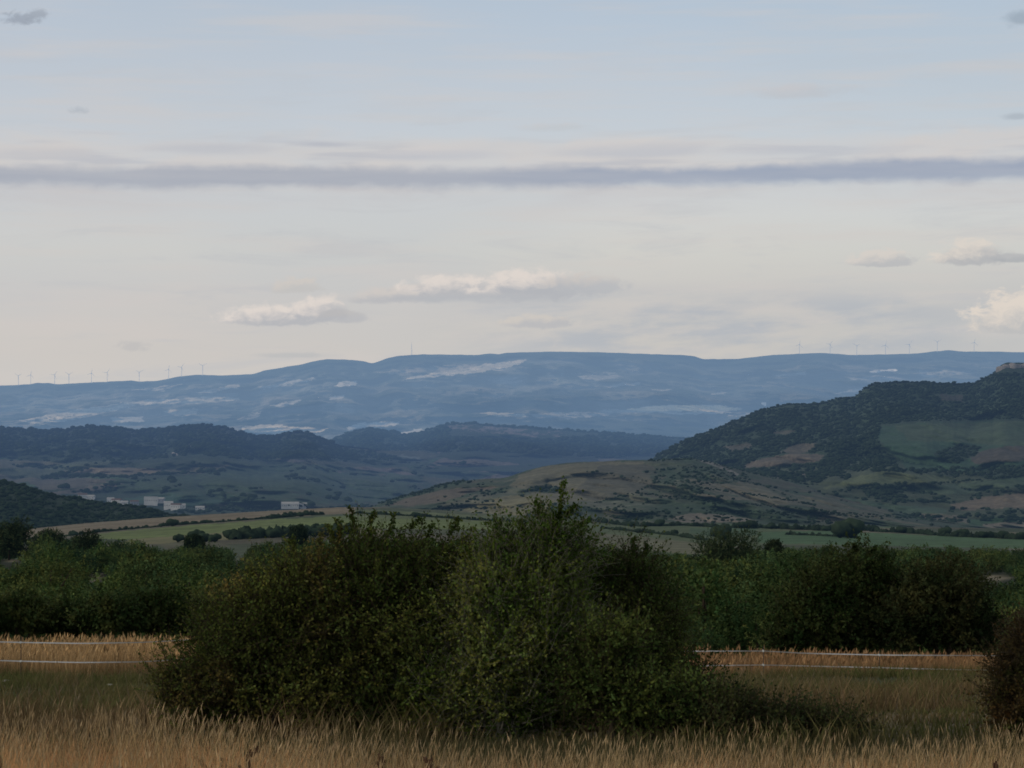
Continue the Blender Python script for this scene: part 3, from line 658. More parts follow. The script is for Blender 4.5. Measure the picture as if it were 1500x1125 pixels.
# ------------------------------------------------------------------ village
def house(px, py, w, hgt, dep, rz, label, wall='render_wall', roof='roof_tile', flat_roof=False, D=None):
    b = LG.point(np.array([float(px)]), np.array([float(py)]))[0]; w, hgt, dep = w*1.3, hgt*1.25, dep*1.3
    r = empty('house', b); r.rotation_euler.z = rz
    MB().box((0, 0, hgt/2-1), (w/2, dep/2, hgt/2+1)).build('wall', M[wall], r)
    if flat_roof: MB().box((0, 0, hgt+.32), (w/2+.3, dep/2+.3, .3)).build('roof', M['roof_pale'], r)
    else:
        e = .5; rh = dep*.22; x, y = w/2+e, dep/2+e; z = hgt+.02
        m = MB(); m.v = [(-x, -y, z), (x, -y, z), (x, y, z), (-x, y, z), (-x, 0, z+rh), (x, 0, z+rh)]
        m.f = [(0, 1, 5, 4), (2, 3, 4, 5), (0, 4, 3), (1, 2, 5), (0, 3, 2, 1)]; m.build('roof', M[roof], r)
    nwin = max(2, int(w/3.5))
    for k in range(nwin):
        x = -w/2+w*(k+.5)/nwin
        MB().box((x, -dep/2-.03, hgt*.55), (.55, .05, .75)).build('window', M['window_dark'], r)
    tag(r, label, 'house', 'houses of the village in the valley')
house(121, 731, 12, 6, 9, .2, 'pale house farthest left, just above the dark wooded hill')
house(133, 732, 10, 5, 8, -.1, 'small white house next to the farthest left house', roof='roof_pale')
house(162, 737, 9, 6, 8, .1, 'white house just right of the tree on the dark hill slope', roof='roof_pale')
house(171, 739, 12, 6, 9, -.2, 'wide white house in the middle of the left row')
house(182, 741, 9, 5, 8, .1, 'low white house at the right end of the left row', roof='roof_pale')
house(197, 740, 10, 5, 8, .25, 'grey walled house between the two village clusters', wall='grey_wall')
house(221, 739, 17, 10, 12, .1, 'tall pale block, the largest building of the village', roof='roof_pale', flat_roof=True)
house(235, 737, 10, 6, 8, -.1, 'grey house directly right of the tall pale block', wall='grey_wall', roof='roof_pale')
house(247, 745, 11, 8, 8, .0, 'bright white two storey house at the front of the village', roof='roof_pale')
house(258, 746, 12, 6, 8, -.15, 'bright white house right of the front two storey house')
house(267, 745, 8, 5, 7, .1, 'small white house at the right end of the village', roof='roof_pale')
house(425, 743.5, 22, 5, 12, .05, 'long low white farm shed right of the village', roof='roof_pale')
house(444, 744, 9, 5, 9, .05, 'short white shed beside the long farm shed', roof='roof_pale')
house(293, 747, 11, 3.5, 8, .05, 'tiny pale house among the belt of trees', roof='roof_pale')
b = LF.point(np.array([1119.]), np.array([594.]))[0]
tag(MB().box((b[0], b[1], b[2]+6), (10, 8, 9)).build('farm_building', M['render_wall']), 'tiny white building shining far off on the plateau slope', 'building')

# ------------------------------------------------------------------ crag on the right summit
def rocks(cx0, cx1, n, lay, label):
    vs = []; fs = []; off = 0
    for k in range(n):
        px = cx0+(cx1-cx0)*(k+.5)/n; D = lay.D1*.992
        top = 531+rng.uniform(-1, 1.5)+(3 if k == 0 else 0); bot = 547+rng.uniform(0, 3)
        p0 = P(px, bot, D); p1 = P(px, top, D); hh = (p1-p0)[2]; w = (cx1-cx0)/n*D/F*.62
        pv, pf = blob(300+k, 2); pv = pv.copy(); pv[:, 2] -= .55
        pv = np.sign(pv)*np.abs(pv)**.45
        v = pv*np.array([w*rng.uniform(.85, 1.15), rng.uniform(14, 24), hh*.56])+np.array([p0[0], p0[1]+rng.uniform(-6, 6), (p0[2]+p1[2])/2])
        vs.append(v); fs.append(pf+off); off += len(v)
    tag(obj('cliff', mesh_np('cliff', np.concatenate(vs), np.concatenate(fs), 3, M['crag'])), label, 'cliff', kind='structure')
rocks(1463, 1560, 13, LR, 'pale broken rock crag crowning the summit at the right edge')

# ------------------------------------------------------------------ wind turbines and mast
def turbine_parts(hub, R, ang):
    r = empty('wind_turbine', (0, 0, 0))
    MB().tube([(0, 0, -20), (0, 0, hub)], [1.7, 1.0], 10).build('tower', M['turbine'], r)
    MB().box((0, 0, hub+1.3), (1.8, 5, 1.8)).build('nacelle', M['turbine'], r)
    rt = MB().tube([(0, -7.4, hub+1.3), (0, -5, hub+1.3)], [1.2, 1.8], 8).build('hub', M['turbine'], r)
    for k in range(3):
        a = ang+k*2*math.pi/3; d = np.array([math.cos(a), 0, math.sin(a)]); n = np.array([-d[2], 0, d[0]])
        m = MB(); c = np.array([0, -6.2, hub+1.3])
        for t, w in ((.02, .7), (.15, 1.2), (.5, .8), (.95, .35), (1., .1)):
            for s1, s2 in ((-1, -1), (1, -1), (1, 1), (-1, 1)): m.v.append(tuple(c+d*R*t+n*w*s1+np.array([0, .35*s2, 0])))
        for q in range(4):
            for j in range(4): m.f.append((q*4+j, q*4+(j+1) % 4, q*4+4+(j+1) % 4, q*4+4+j))
        m.f += [(0, 3, 2, 1), (16, 17, 18, 19)]
        m.build('blade', M['turbine'], rt)
    return r
protoT = {}
def copy_tree(o, parent=None):
    c = o.copy(); C.objects.link(c)
    if parent is not None: c.parent = parent
    for ch in list(o.children): copy_tree(ch, c)
    return c
tl = [(27, 'leftmost faint wind turbine on the plateau skyline'), (45, 'second faint turbine from the left skyline edge'), (80, 'third turbine from the left skyline edge'), (101, 'tall fourth turbine from the left skyline edge'),
      (134, 'fifth turbine from the left, above a bare stretch of skyline'), (157, 'sixth turbine from the left skyline edge'), (204, 'turbine above the small step in the left skyline'), (247, 'thin turbine on the rising part of the left skyline'), (266, 'turbine where the left skyline starts to climb'), (297, 'last turbine on the right of the left wind farm')]
tr = [(1171, 'leftmost turbine of the wind farm above the right plateau'), (1216, 'second turbine of the right wind farm'), (1255, 'third turbine of the right wind farm'), (1297, 'middle turbine of the right wind farm'),
      (1332, 'fifth turbine of the right wind farm'), (1373, 'sixth turbine of the right wind farm, beside the low rise'), (1427, 'last turbine of the right wind farm, above the rocky summit')]
for k, (px, lb) in enumerate(tl+tr):
    v = k % 3
    if v not in protoT: o = protoT[v] = turbine_parts(68, 34, (.5, 1.35, .95)[v])
    else: o = copy_tree(protoT[v])
    o.scale = (.85, .85, .85); o.location = [float(q) for q in LF.point(np.array([float(px)]), LF.cy(np.array([float(px)]))+1)[0]]
    tag(o, lb, 'wind turbine', 'wind turbines along the left skyline' if k < len(tl) else 'wind turbines along the right skyline')
b = LF.point(np.array([603.]), LF.cy(np.array([603.]))+1)[0]
r = empty('radio_mast', b); tag(r, 'slender lattice radio mast on the plateau summit', 'mast')
m = MB()
for sx, sy in ((-1, -1), (1, -1), (1, 1), (-1, 1)): m.tube([(sx*3, sy*3, -5), (sx*.9, sy*.9, 72)], [.55, .4], 5)
for k in range(12):
    z0, z1 = k*6, k*6+6; w0, w1 = 3-2.1*z0/72, 3-2.1*z1/72
    m.tube([(-w0, -w0, z0), (w1, -w1, z1)], .3, 4); m.tube([(w0, -w0, z0), (w0, w0, z0)], .3, 4); m.tube([(-w0, -w0, z0), (w0, -w0, z0)], .3, 4)
m.build('lattice', M['turbine'], r)
MB().tube([(0, 0, 72), (0, 0, 86)], .35, 6).build('antenna', M['turbine'], r)
MB().tube([(1.2, -1.5, 60), (1.2, -3, 60)], 1.6, 10).build('dish', M['turbine'], r)
MB().box((9, 0, 1), (5, 4, 4)).build('cabin', M['grey_wall'], r)

# ------------------------------------------------------------------ foliage generators
def unit(v): return v/np.maximum(np.linalg.norm(v, axis=-1, keepdims=True), 1e-9)
def leaf_quads(c, axis, L, W, nrm=None, ws=.7):
    n = len(c); axis = unit(axis); rv = rng.normal(size=(n, 3))
    side = unit(np.cross(axis, rv if nrm is None else nrm+rv*ws))
    L = np.broadcast_to(L, (n,))[:, None]; W = np.broadcast_to(W, (n,))[:, None]
    v = np.stack([c, c+axis*L*.5+side*W*.5, c+axis*L, c+axis*L*.5-side*W*.5], 1)
    return v.reshape(-1, 3), np.arange(n*4).reshape(n, 4)
def tubes3(a, b, ra, rb):
    """many thin 3-sided tapered sticks a->b"""
    n = len(a); d = unit(b-a); s = unit(np.cross(d, np.array([.31, .77, .2])+0*d)); t = np.cross(d, s)
    ra = np.broadcast_to(ra, (n,))[:, None]; rb = np.broadcast_to(rb, (n,))[:, None]
    ring = [(math.cos(q), math.sin(q)) for q in (0, 2.094, 4.189)]
    v = np.stack([a+(s*c_+t*s_)*ra for c_, s_ in ring]+[b+(s*c_+t*s_)*rb for c_, s_ in ring], 1).reshape(-1, 3)
    o = (np.arange(n)*6)[:, None]
    f = np.concatenate([o+np.array([[0, 1, 4, 3]]), o+np.array([[1, 2, 5, 4]]), o+np.array([[2, 0, 3, 5]])], 0)
    return v, f
def bush_mesh(ells, base, n_twig, leaf=.03, twig=(.16, .62), per=16, c1=(.03, .05, .02), c2=(.07, .08, .03), c3=None, up=.45, shoots=(), inner=.45, seed=1, lump=.30, ws=.5, tv_=.25):
    """ells: (x,y,z,rx,ry,rz) local metres; returns foliage arrays and stick arrays"""
    ells = np.array(ells, float); vol = np.prod(ells[:, 3:], axis=1)**.8; pr = vol/vol.sum()
    k = rng.choice(len(ells), n_twig, p=pr); e = ells[k]
    u = unit(rng.normal(size=(n_twig, 3)))
    rad = np.where(rng.random(n_twig) < inner, rng.uniform(.25, .8, n_twig), rng.uniform(.78, 1.0, n_twig))
    lm = 1+lump*2*(fbm(u[:, 0]*2.2+k*3.1+seed, u[:, 2]*2.2+u[:, 1]*1.3, 3, seed)-.5)
    p = e[:, :3]+u*e[:, 3:]*(rad*lm)[:, None]
    gm = p[:, 2] > .03; p = p[gm]; u = u[gm]; e = e[gm]; n = len(p)
    d = unit(u*.7+np.array([0, 0, up])+rng.normal(size=(n, 3))*.38)
    ln = rng.uniform(twig[0], twig[1], n)
    a = p-d*(ln*.5)[:, None]; b = p+d*(ln*.5)[:, None]
    if len(shoots):
        sa, sb = [], []
        for (x0, y0, z0, x1, y1, z1, m_) in shoots:
            A = np.array([x0, y0, z0]); B = np.array([x1, y1, z1]); L = np.linalg.norm(B-A)
            for q in range(m_):
                t0 = q/m_; w = (1-t0)*L*.28
                s0 = A+(B-A)*t0; dd_ = unit((B-A)/L+rng.normal(size=3)*.75); sa.append(s0); sb.append(s0+dd_*(w*rng.uniform(.6, 1.2)+.05))
            for q in range(4): sa.append(A+(B-A)*q/4); sb.append(A+(B-A)*(q+1)/4)
        a = np.concatenate([a, sa]); b = np.concatenate([b, sb])
    n = len(a); t = (np.arange(per)+.5)/per
    c = a[:, None]+(b-a)[:, None]*t[None, :, None]; dn = unit(b-a)
    ax = unit(dn[:, None]*.6+rng.normal(size=(n, per, 3))*.75)
    c = c.reshape(-1, 3)+rng.normal(size=(n*per, 3))*.008; ax = ax.reshape(-1, 3)
    L = leaf*rng.uniform(.65, 1.3, n*per)
    uu = np.concatenate([u, unit(b[len(u):]-a[len(u):]+1e-6)]) if len(a) > len(u) else u
    v, f = leaf_quads(c, ax, L, L*rng.uniform(.5, .75, n*per), np.repeat(unit(uu+np.array([0, 0, .35])), per, 0), ws)
    q = fbm(c[:, 0]*1.6+seed*3.3, c[:, 2]*1.6+c[:, 1]*.9, 3, seed+70)
    q = sstep(.36, .64, q+rng.normal(0, .05, len(q)))[:, None]
    col = np.array(c1)*(1-q)+np.array(c2)*q
    if c3 is not None:
        q3 = (sstep(.52, .68, fbm(c[:, 0]*2.1+9, c[:, 2]*2.1+5, 3, seed+90)))[:, None]*(rng.random((len(c), 1)) < .7); col = col*(1-q3)+np.array(c3)*q3
    tw = np.repeat(rng.uniform(1-tv_, 1+tv_, n), per)[:, None]; col = col*tw*rng.uniform(.8, 1.2, (len(c), 1))
    wr = np.repeat(rng.uniform(0, 1, n), per)[:, None]; col = col*(1+np.array([.16, .0, -.1])*(wr-.5)*2)
    hl = rng.random((len(c), 1)); col = col*np.where(hl > .995, 1.4, 1.)
    col = np.repeat(col, 4, axis=0)
    tv, tf = tubes3(a, b, .003, .0012)
    return v, f, col, tv, tf
def limbs(base, ells, r0, k=3, n=2):
    m = MB()
    for e in ells:
        for q in range(n):
            tgt = np.array(e[:3])+rng.normal(size=3)*np.array(e[3:])*.3
            b0 = np.array(base)+rng.normal(size=3)*np.array([.12, .12, 0])*k/3
            mid = b0*.45+tgt*.55+rng.normal(size=3)*.08*k/3; mid[2] = max(mid[2], .1)
            m.tube([b0+np.array([0, 0, -.05]), b0*.7+mid*.3+rng.normal(size=3)*.03, mid, tgt], [r0, r0*.8, r0*.5, r0*.18], 6)
    return m
def bush(name, D, ell_px, label, cat, n_twig, depth=1., base_px=None, group=None, shoots_px=(), limb_mat='bark', **kw):
    """ell_px: (px,py,rx_px,ry_px[,dY]) picture-plane ellipses turned into ellipsoids standing at distance D"""
    k = D/F; bx = base_px if base_px else float(np.mean([e[0] for e in ell_px]))
    x0 = (bx-750)*k; z0 = float(gz(x0, D)); ro = empty(name, (x0, D, z0))
    ells = []
    for e in ell_px:
        p = P(e[0], e[1], D); ry_ = min(e[2], e[3]*1.3)*k*depth
        ells.append((p[0]-x0, (e[4] if len(e) > 4 else 0.), p[2]-z0, e[2]*k, ry_, e[3]*k))
    sh = []
    for (ax_, ay_, bx_, by_, m_) in shoots_px:
        A = P(ax_, ay_, D); B = P(bx_, by_, D); sh.append((A[0]-x0, 0, A[2]-z0, B[0]-x0, 0, B[2]-z0, m_))
    v, f, col, tv, tf = bush_mesh(ells, None, n_twig, shoots=sh, **kw)
    obj('foliage', mesh_np('foliage', v, f, 4, M['leaf'], col), ro)
    lm = limbs((0, 0, 0), ells, .035*max(1, k/.006*.6))
    lv = np.array(lm.v); quads = [q for q in lm.f if len(q) == 4]
    allv = np.concatenate([lv, tv]); allf = np.concatenate([np.array(quads), tf+len(lv)])
    obj('branches', mesh_np('branches', allv, allf, 4, M[limb_mat]), ro)
    return tag(ro, label, cat, group)

# central thicket, about 21 m away
bush('hawthorn_bush', 21.3, [(300, 1010, 75, 60), (350, 950, 85, 85), (430, 900, 85, 90), (400, 1000, 110, 80), (458, 858, 52, 50), (480, 980, 80, 100), (262, 1000, 35, 40), (375, 890, 50, 42)],
     'olive brown hawthorn bush at the left end of the thicket, reaching the fence tapes', 'bush', 4600, 1.0, 400, seed=3, leaf=.030,
     c1=(.058, .078, .018), c2=(.128, .140, .034), c3=(.125, .108, .034), shoots_px=[(300, 930, 258, 945, 6), (440, 830, 425, 790, 8), (330, 890, 292, 895, 6), (470, 820, 468, 780, 7), (390, 850, 365, 835, 6), (350, 880, 330, 858, 6), (260, 990, 228, 985, 5), (490, 820, 500, 770, 7), (420, 840, 398, 818, 6)])
bush('dark_bush', 21.5, [(545, 838, 70, 48), (530, 806, 32, 32), (550, 890, 110, 95), (600, 985, 120, 95), (650, 868, 75, 75), (600, 1040, 120, 50), (668, 815, 40, 30), (690, 930, 75, 90), (592, 812, 36, 28)],
     'tallest dark green bush left of the middle of the thicket', 'bush', 5600, 1.0, 580, seed=5, leaf=.030,
     c1=(.046, .070, .016), c2=(.098, .122, .030), shoots_px=[(520, 785, 515, 744, 9), (540, 790, 545, 750, 8), (565, 790, 580, 752, 8), (500, 800, 496, 760, 7), (620, 800, 634, 768, 6), (490, 790, 480, 768, 5), (600, 775, 615, 760, 6), (660, 780, 672, 762, 6)])
bush('pale_shoot_bush', 21.1, [(735, 865, 80, 80), (800, 835, 65, 65), (810, 785, 42, 38), (730, 950, 95, 80), (800, 930, 90, 90), (760, 1025, 125, 60), (650, 1000, 70, 55), (670, 900, 40, 50), (745, 800, 35, 35), (855, 800, 26, 24)],
     'light green bush in the middle with one tall shoot rising above the knolls', 'bush', 5600, 1.0, 745, seed=7, leaf=.031, limb_mat='pale_bark',
     c1=(.050, .084, .015), c2=(.108, .154, .030), c3=(.15, .175, .045), shoots_px=[(815, 770, 820, 742, 12), (820, 745, 826, 698, 7), (800, 760, 783, 736, 8), (840, 775, 862, 762, 8), (740, 790, 725, 762, 8), (700, 830, 680, 800, 8), (690, 870, 672, 846, 7), (645, 940, 640, 905, 6), (770, 780, 760, 765, 6), (830, 755, 842, 742, 6)])
bush('narrow_dark_bush', 21.7, [(932, 840, 38, 45), (945, 900, 58, 62), (890, 920, 70, 80), (880, 850, 40, 40), (930, 980, 95, 80), (1000, 1010, 52, 45), (850, 990, 60, 70), (975, 930, 32, 45)],
     'narrow dark bush with a pointed top at the right of the thicket', 'bush', 4200, 1.0, 930, seed=9, leaf=.028,
     c1=(.028, .050, .012), c2=(.068, .092, .023), shoots_px=[(930, 815, 926, 792, 8), (942, 815, 948, 800, 6), (910, 850, 898, 835, 5), (985, 920, 1005, 905, 5)])
bush('low_leafy_bush', 20.5, [(880, 1000, 60, 40), (940, 1030, 70, 38), (1010, 1040, 50, 34), (900, 940, 45, 26)],
     'low spreading green bush in front of the narrow dark bush', 'bush', 2100, 1.0, 930, seed=11, leaf=.034,
     c1=(.036, .058, .015), c2=(.088, .120, .030), shoots_px=[(910, 930, 945, 912, 9), (980, 1010, 1020, 990, 9), (1020, 1020, 1050, 1008, 8), (870, 975, 850, 955, 6)])
bush('bramble_patch', 20.4, [(1065, 1050, 45, 26), (1130, 1060, 60, 18), (1210, 1066, 60, 14)],
     'low dark bramble patch right of the thicket behind the golden grass', 'bramble', 1500, 2.2, 1150, seed=13, leaf=.03, c1=(.024, .038, .014), c2=(.050, .062, .022))
bush('brown_bush', 19.8, [(1505, 1010, 55, 66), (1530, 950, 60, 42), (1480, 1040, 30, 36), (1580, 1000, 70, 75)],
     'reddish brown bush cut off by the right edge of the photo', 'bush', 3200, 1.0, 1530, seed=15, leaf=.028,
     c1=(.044, .034, .014), c2=(.095, .060, .024), c3=(.06, .075, .02))
# pair of dark bushes beyond the right fence
bush('dark_thorn_bush', 63.5, [(1215, 880, 75, 66), (1262, 845, 52, 48), (1180, 915, 55, 36), (1240, 920, 80, 34), (1140, 935, 26, 18), (1300, 890, 40, 58)],
     'large very dark thorn bush behind the right fence, left of its pair', 'bush', 3600, 1.0, 1235, seed=17, leaf=.085, twig=(.35, 1.), per=12,
     c1=(.019, .036, .010), c2=(.044, .062, .020), shoots_px=[(1255, 810, 1250, 797, 5), (1275, 815, 1282, 800, 5), (1290, 825, 1298, 812, 4), (1185, 850, 1178, 832, 5)])
bush('dark_thorn_bush', 62.5, [(1385, 880, 68, 58), (1360, 860, 40, 38), (1318, 905, 40, 46), (1415, 915, 48, 38), (1350, 920, 60, 32), (1440, 925, 30, 28)],
     'dark olive thorn bush behind the right fence, right of its pair', 'bush', 2900, 1.0, 1385, seed=19, leaf=.085, twig=(.35, .9), per=12,
     c1=(.017, .028, .010), c2=(.044, .052, .020), shoots_px=[(1395, 825, 1405, 815, 4)])
# dark hedge of bushes along the far side of the left golden strip
hb = [(-60, 900, 50, 24), (20, 897, 48, 24), (95, 903, 50, 20), (165, 900, 46, 20), (232, 894, 42, 26), (300, 900, 45, 28)]
for k, (x, y, rx, ry) in enumerate(hb[:1]+hb[1:]):
    bush('hedge_bush', 66.+(k % 3), [(x, y, rx, ry+4), (x+rx*.5, y+6, rx*.7, ry*.8), (x-rx*.5, y+5, rx*.7, ry*.8), (x, y+12, rx*1.15, ry*.7)],
         ['dark bush of the hedge cut by the left edge', 'first full dark bush of the left hedge', 'low dark bush in the left hedge above the upper tape', 'dark bush in the middle of the left hedge', 'dark bush left of the thicket in the hedge', 'dark bush half hidden by the thicket in the hedge'][k],
         'bush', 900, 1., x, 'bushes of the dark hedge behind the golden strip', seed=30+k, leaf=.10, twig=(.3, .8), per=11, c1=(.026, .044, .013), c2=(.058, .076, .024))

# ------------------------------------------------------------------ wood beyond the meadow
def make_tree(seed, hgt, wid, nl, leaf, c1, c2):
    r = np.random.default_rng(seed); ells = []
    for q in range(9):
        a = r.uniform(0, 6.28); rr_ = wid*.5*r.uniform(.15, .62); z = hgt*r.uniform(.32, .80); s = wid*r.uniform(.2, .32)
        ells.append((rr_*math.cos(a), rr_*math.sin(a), z, s, s, s*r.uniform(.7, 1.0)))
    ells.append((0, 0, hgt*.55, wid*.36, wid*.36, hgt*.36)); ells.append((0, 0, hgt*.3, wid*.42, wid*.42, hgt*.24))
    v, f, col, tv, tf = bush_mesh(ells, None, nl//9, leaf=leaf, twig=(leaf*1.5, leaf*3.6), per=9, c1=c1, c2=c2, seed=seed, lump=.3, inner=.22, ws=.38, tv_=.14)
    crown = mesh_np('crown', v, f, 4, M['tree_leaf'], col)
    m = MB(); h0 = hgt*.32
    m.tube([(0, 0, -.6), (.03*hgt*.2, 0, h0*.6), (0, .02*hgt, h0), (0, 0, hgt*.75)], [hgt*.03, hgt*.024, hgt*.02, hgt*.006], 8)
    for e in ells[:9]: m.tube([(0, 0, h0*.8), (e[0]*.5, e[1]*.5, (h0+e[2])*.5), e[:3]], [hgt*.014, hgt*.009, hgt*.004], 5)
    trunk = m.mesh('trunk', M['bark'], True)
    return crown, trunk
cA = ((.046, .084, .026), (.078, .116, .038)); cB = ((.042, .080, .034), (.070, .112, .046)); cC = ((.056, .082, .027), (.086, .112, .038))
hi = []
for k in range(9):
    c1, c2 = (cA, cB, cC)[k % 3]
    hi.append((make_tree(100+k, 3.6+.5*(k % 4), 3.8+.4*(k % 3), 6500, .13, c1, c2), k % 3))
# positions over the wood
pts = []
Ws = 4.3
def jgrid(y0, y1, sp):
    out = []; y = y0
    while y < y1:
        hw = (y*.2126*1.28+14); n = int(2*hw/sp); xs = np.linspace(-hw, hw, n)+rng.uniform(-.45, .45, n)*sp
        out.append(np.stack([xs, y+rng.uniform(-.45, .45, n)*sp], 1)); y += sp*.9
    return np.concatenate(out)
W1 = jgrid(70, 330, 4.7); W2 = jgrid(330, 960, 8.)
W = np.concatenate([W1, W2])
px = px_of(W[:, 0], W[:, 1]); hh = rng.choice([.62, .8, 1.0, 1.45], len(W), p=[.25, .35, .25, .15])*rng.uniform(.88, 1.12, len(W))*np.where(W[:, 1] > 330, 1.5, 1.05)
hh *= .72+.55*fbm(W[:, 0]/22, W[:, 1]/22, 3, 200)
hh *= np.where((W[:, 1] < 90), .72, 1.)
zz = gz(W[:, 0], W[:, 1])
top_py = HOR-(zz+hh*4.3-EYE)/W[:, 1]*F; bot_py = HOR-(zz-EYE)/W[:, 1]*F
keep = fbm(W[:, 0]/30, W[:, 1]/40, 3, 210) > .22
for (cx, cy, rx, Dc) in CLEARP:
    hw = 2.1*hh/W[:, 1]*F
    keep &= ~((np.abs(px-cx) < rx*.9+hw*.8) & (top_py < cy+1.5) & (bot_py > cy-2))
# the wood ends where the valley fields begin
lim = np.interp(px, [-300, 0, 60, 150, 250, 330, 420, 500, 700, 860, 1020, 1110, 1200, 1500, 1800], [768, 772, 783, 786, 796, 797, 782, 780, 786, 802, 811, 800, 796, 800, 800])
keep &= top_py > lim+rng.normal(0, 1.5, len(W))
# keep the golden strip's far edge irregular
keep &= W[:, 1] > 70+6*fbm(W[:, 0]/9, W[:, 0]*0, 3, 230)
W, hh, zz, px = W[keep], hh[keep], zz[keep], px[keep]
order = np.argsort(W[:, 1]/hh)
vis = (px > -60) & (px < 1560)
near_idx = [i for i in order if vis[i]][:290]
ns = set(near_idx); rest = np.array([i for i in range(len(W)) if i not in ns])
kinds = ['dark green round crowned tree in the front of the wood beyond the fence', 'blue green bushy tree in the front of the wood beyond the fence', 'olive brown bushy tree in the front of the wood beyond the fence']
groups = ['dark green trees in the front of the wood', 'blue green trees in the front of the wood', 'olive brown trees in the front of the wood']
for i in near_idx:
    v = int(rng.integers(0, 9)); (crown, trunk), kd = hi[v]
    o = bpy.data.objects.new('wood_tree', None); C.objects.link(o)
    o.location = (float(W[i, 0]), float(W[i, 1]), float(zz[i])-.1); s = float(hh[i]); o.scale = (s*1.05, s*1.05, s); o.rotation_euler.z = float(rng.uniform(0, 6.28))
    tag(o, kinds[kd], 'tree', groups[kd])
    obj('crown', crown, o); obj('trunk', trunk, o)
# the rest of the wood: one mass of stuff, crowns instanced on points
pc = bpy.data.collections.new('crown_sources')
lo = []
for k in range(6):
    c1, c2 = (cA, cB, cC)[k % 3]
    cr, tk = make_tree(140+k, 4.3, 4.4, 2600, .24, c1, c2)
    o = bpy.data.objects.new('tree_crown', cr); pc.objects.link(o); lo.append(o)
def scatter_obj(name, pos3, scl, coll, ncol, label, cat):
    me = bpy.data.meshes.new(name); me.vertices.add(len(pos3)); me.vertices.foreach_set('co', np.asarray(pos3, np.float32).ravel())
    a = me.attributes.new('rot', 'FLOAT_VECTOR', 'POINT'); rv = np.zeros((len(pos3), 3), np.float32); rv[:, 2] = rng.uniform(0, 6.28, len(pos3)); a.data.foreach_set('vector', rv.ravel())
    a = me.attributes.new('scl', 'FLOAT', 'POINT'); a.data.foreach_set('value', np.asarray(scl, np.float32))
    a = me.attributes.new('idx', 'INT', 'POINT'); a.data.foreach_set('value', rng.integers(0, ncol, len(pos3)).astype(np.int32))
    o = obj(name, me); ng = bpy.data.node_groups.new(name, 'GeometryNodeTree')
    ng.interface.new_socket('Geometry', in_out='INPUT', socket_type='NodeSocketGeometry'); ng.interface.new_socket('Geometry', in_out='OUTPUT', socket_type='NodeSocketGeometry')
    n = ng.nodes; gi = n.new('NodeGroupInput'); go = n.new('NodeGroupOutput'); ip = n.new('GeometryNodeInstanceOnPoints'); ci = n.new('GeometryNodeCollectionInfo')
    ci.inputs['Collection'].default_value = coll; ci.inputs['Separate Children'].default_value = True; ci.inputs['Reset Children'].default_value = True
    ip.inputs['Pick Instance'].default_value = True
    def na(nm, ty): q = n.new('GeometryNodeInputNamedAttribute'); q.data_type = ty; q.inputs[0].default_value = nm; return q.outputs[0]
    L = ng.links.new
    L(gi.outputs[0], ip.inputs['Points']); L(ci.outputs[0], ip.inputs['Instance']); L(na('idx', 'INT'), ip.inputs['Instance Index'])
    L(na('rot', 'FLOAT_VECTOR'), ip.inputs['Rotation']); L(na('scl', 'FLOAT'), ip.inputs['Scale']); L(ip.outputs[0], go.inputs[0])
    md = o.modifiers.new('scatter', 'NODES'); md.node_group = ng
    return tag(o, label, cat, kind='stuff')
scatter_obj('wood', np.stack([W[rest, 0], W[rest, 1], zz[rest]-.2], 1), hh[rest], pc, 6, 'dense mixed scrub wood stretching down to the valley fields', 'wood')
# single larger trees at the edge of the wood
def big_tree(px, py_top, py_base, D, wpx, name, label, seed):
    k = D/F; H = (py_base-py_top)*k*1.15; x = (px-750)*k
    cr, tk = make_tree(seed, H, wpx*k*1.15, 20000, max(.16, D*.0006), (.022, .038, .019), (.048, .068, .032))
    p = P(px, py_base, D); o = empty(name, (x, D, p[2]-H*.1)); obj('crown', cr, o); obj('trunk', tk, o); tag(o, label, 'tree')
big_tree(1066, 781, 832, 560, 92, 'broad_tree', 'broad dark tree standing out above the wood right of the thicket', 161)
big_tree(1134, 789, 832, 540, 30, 'small_tree', 'small dark tree just right of the broad dark tree', 162)
big_tree(14, 762, 812, 800, 64, 'broad_tree', 'broad dark blue tree at the left edge above the wood', 163)
big_tree(72, 781, 812, 780, 50, 'round_tree', 'round dark tree next to the broad tree at the left edge', 164)
big_tree(128, 788, 818, 700, 46, 'round_tree', 'low round dark tree below the left end of the tan field', 165)
big_tree(285, 781, 812, 820, 32, 'round_tree', 'round dark tree below the green field left of the thicket', 166)
big_tree(437, 771, 800, 900, 26, 'round_tree', 'round topped tree nearest the thicket below the green field', 167)

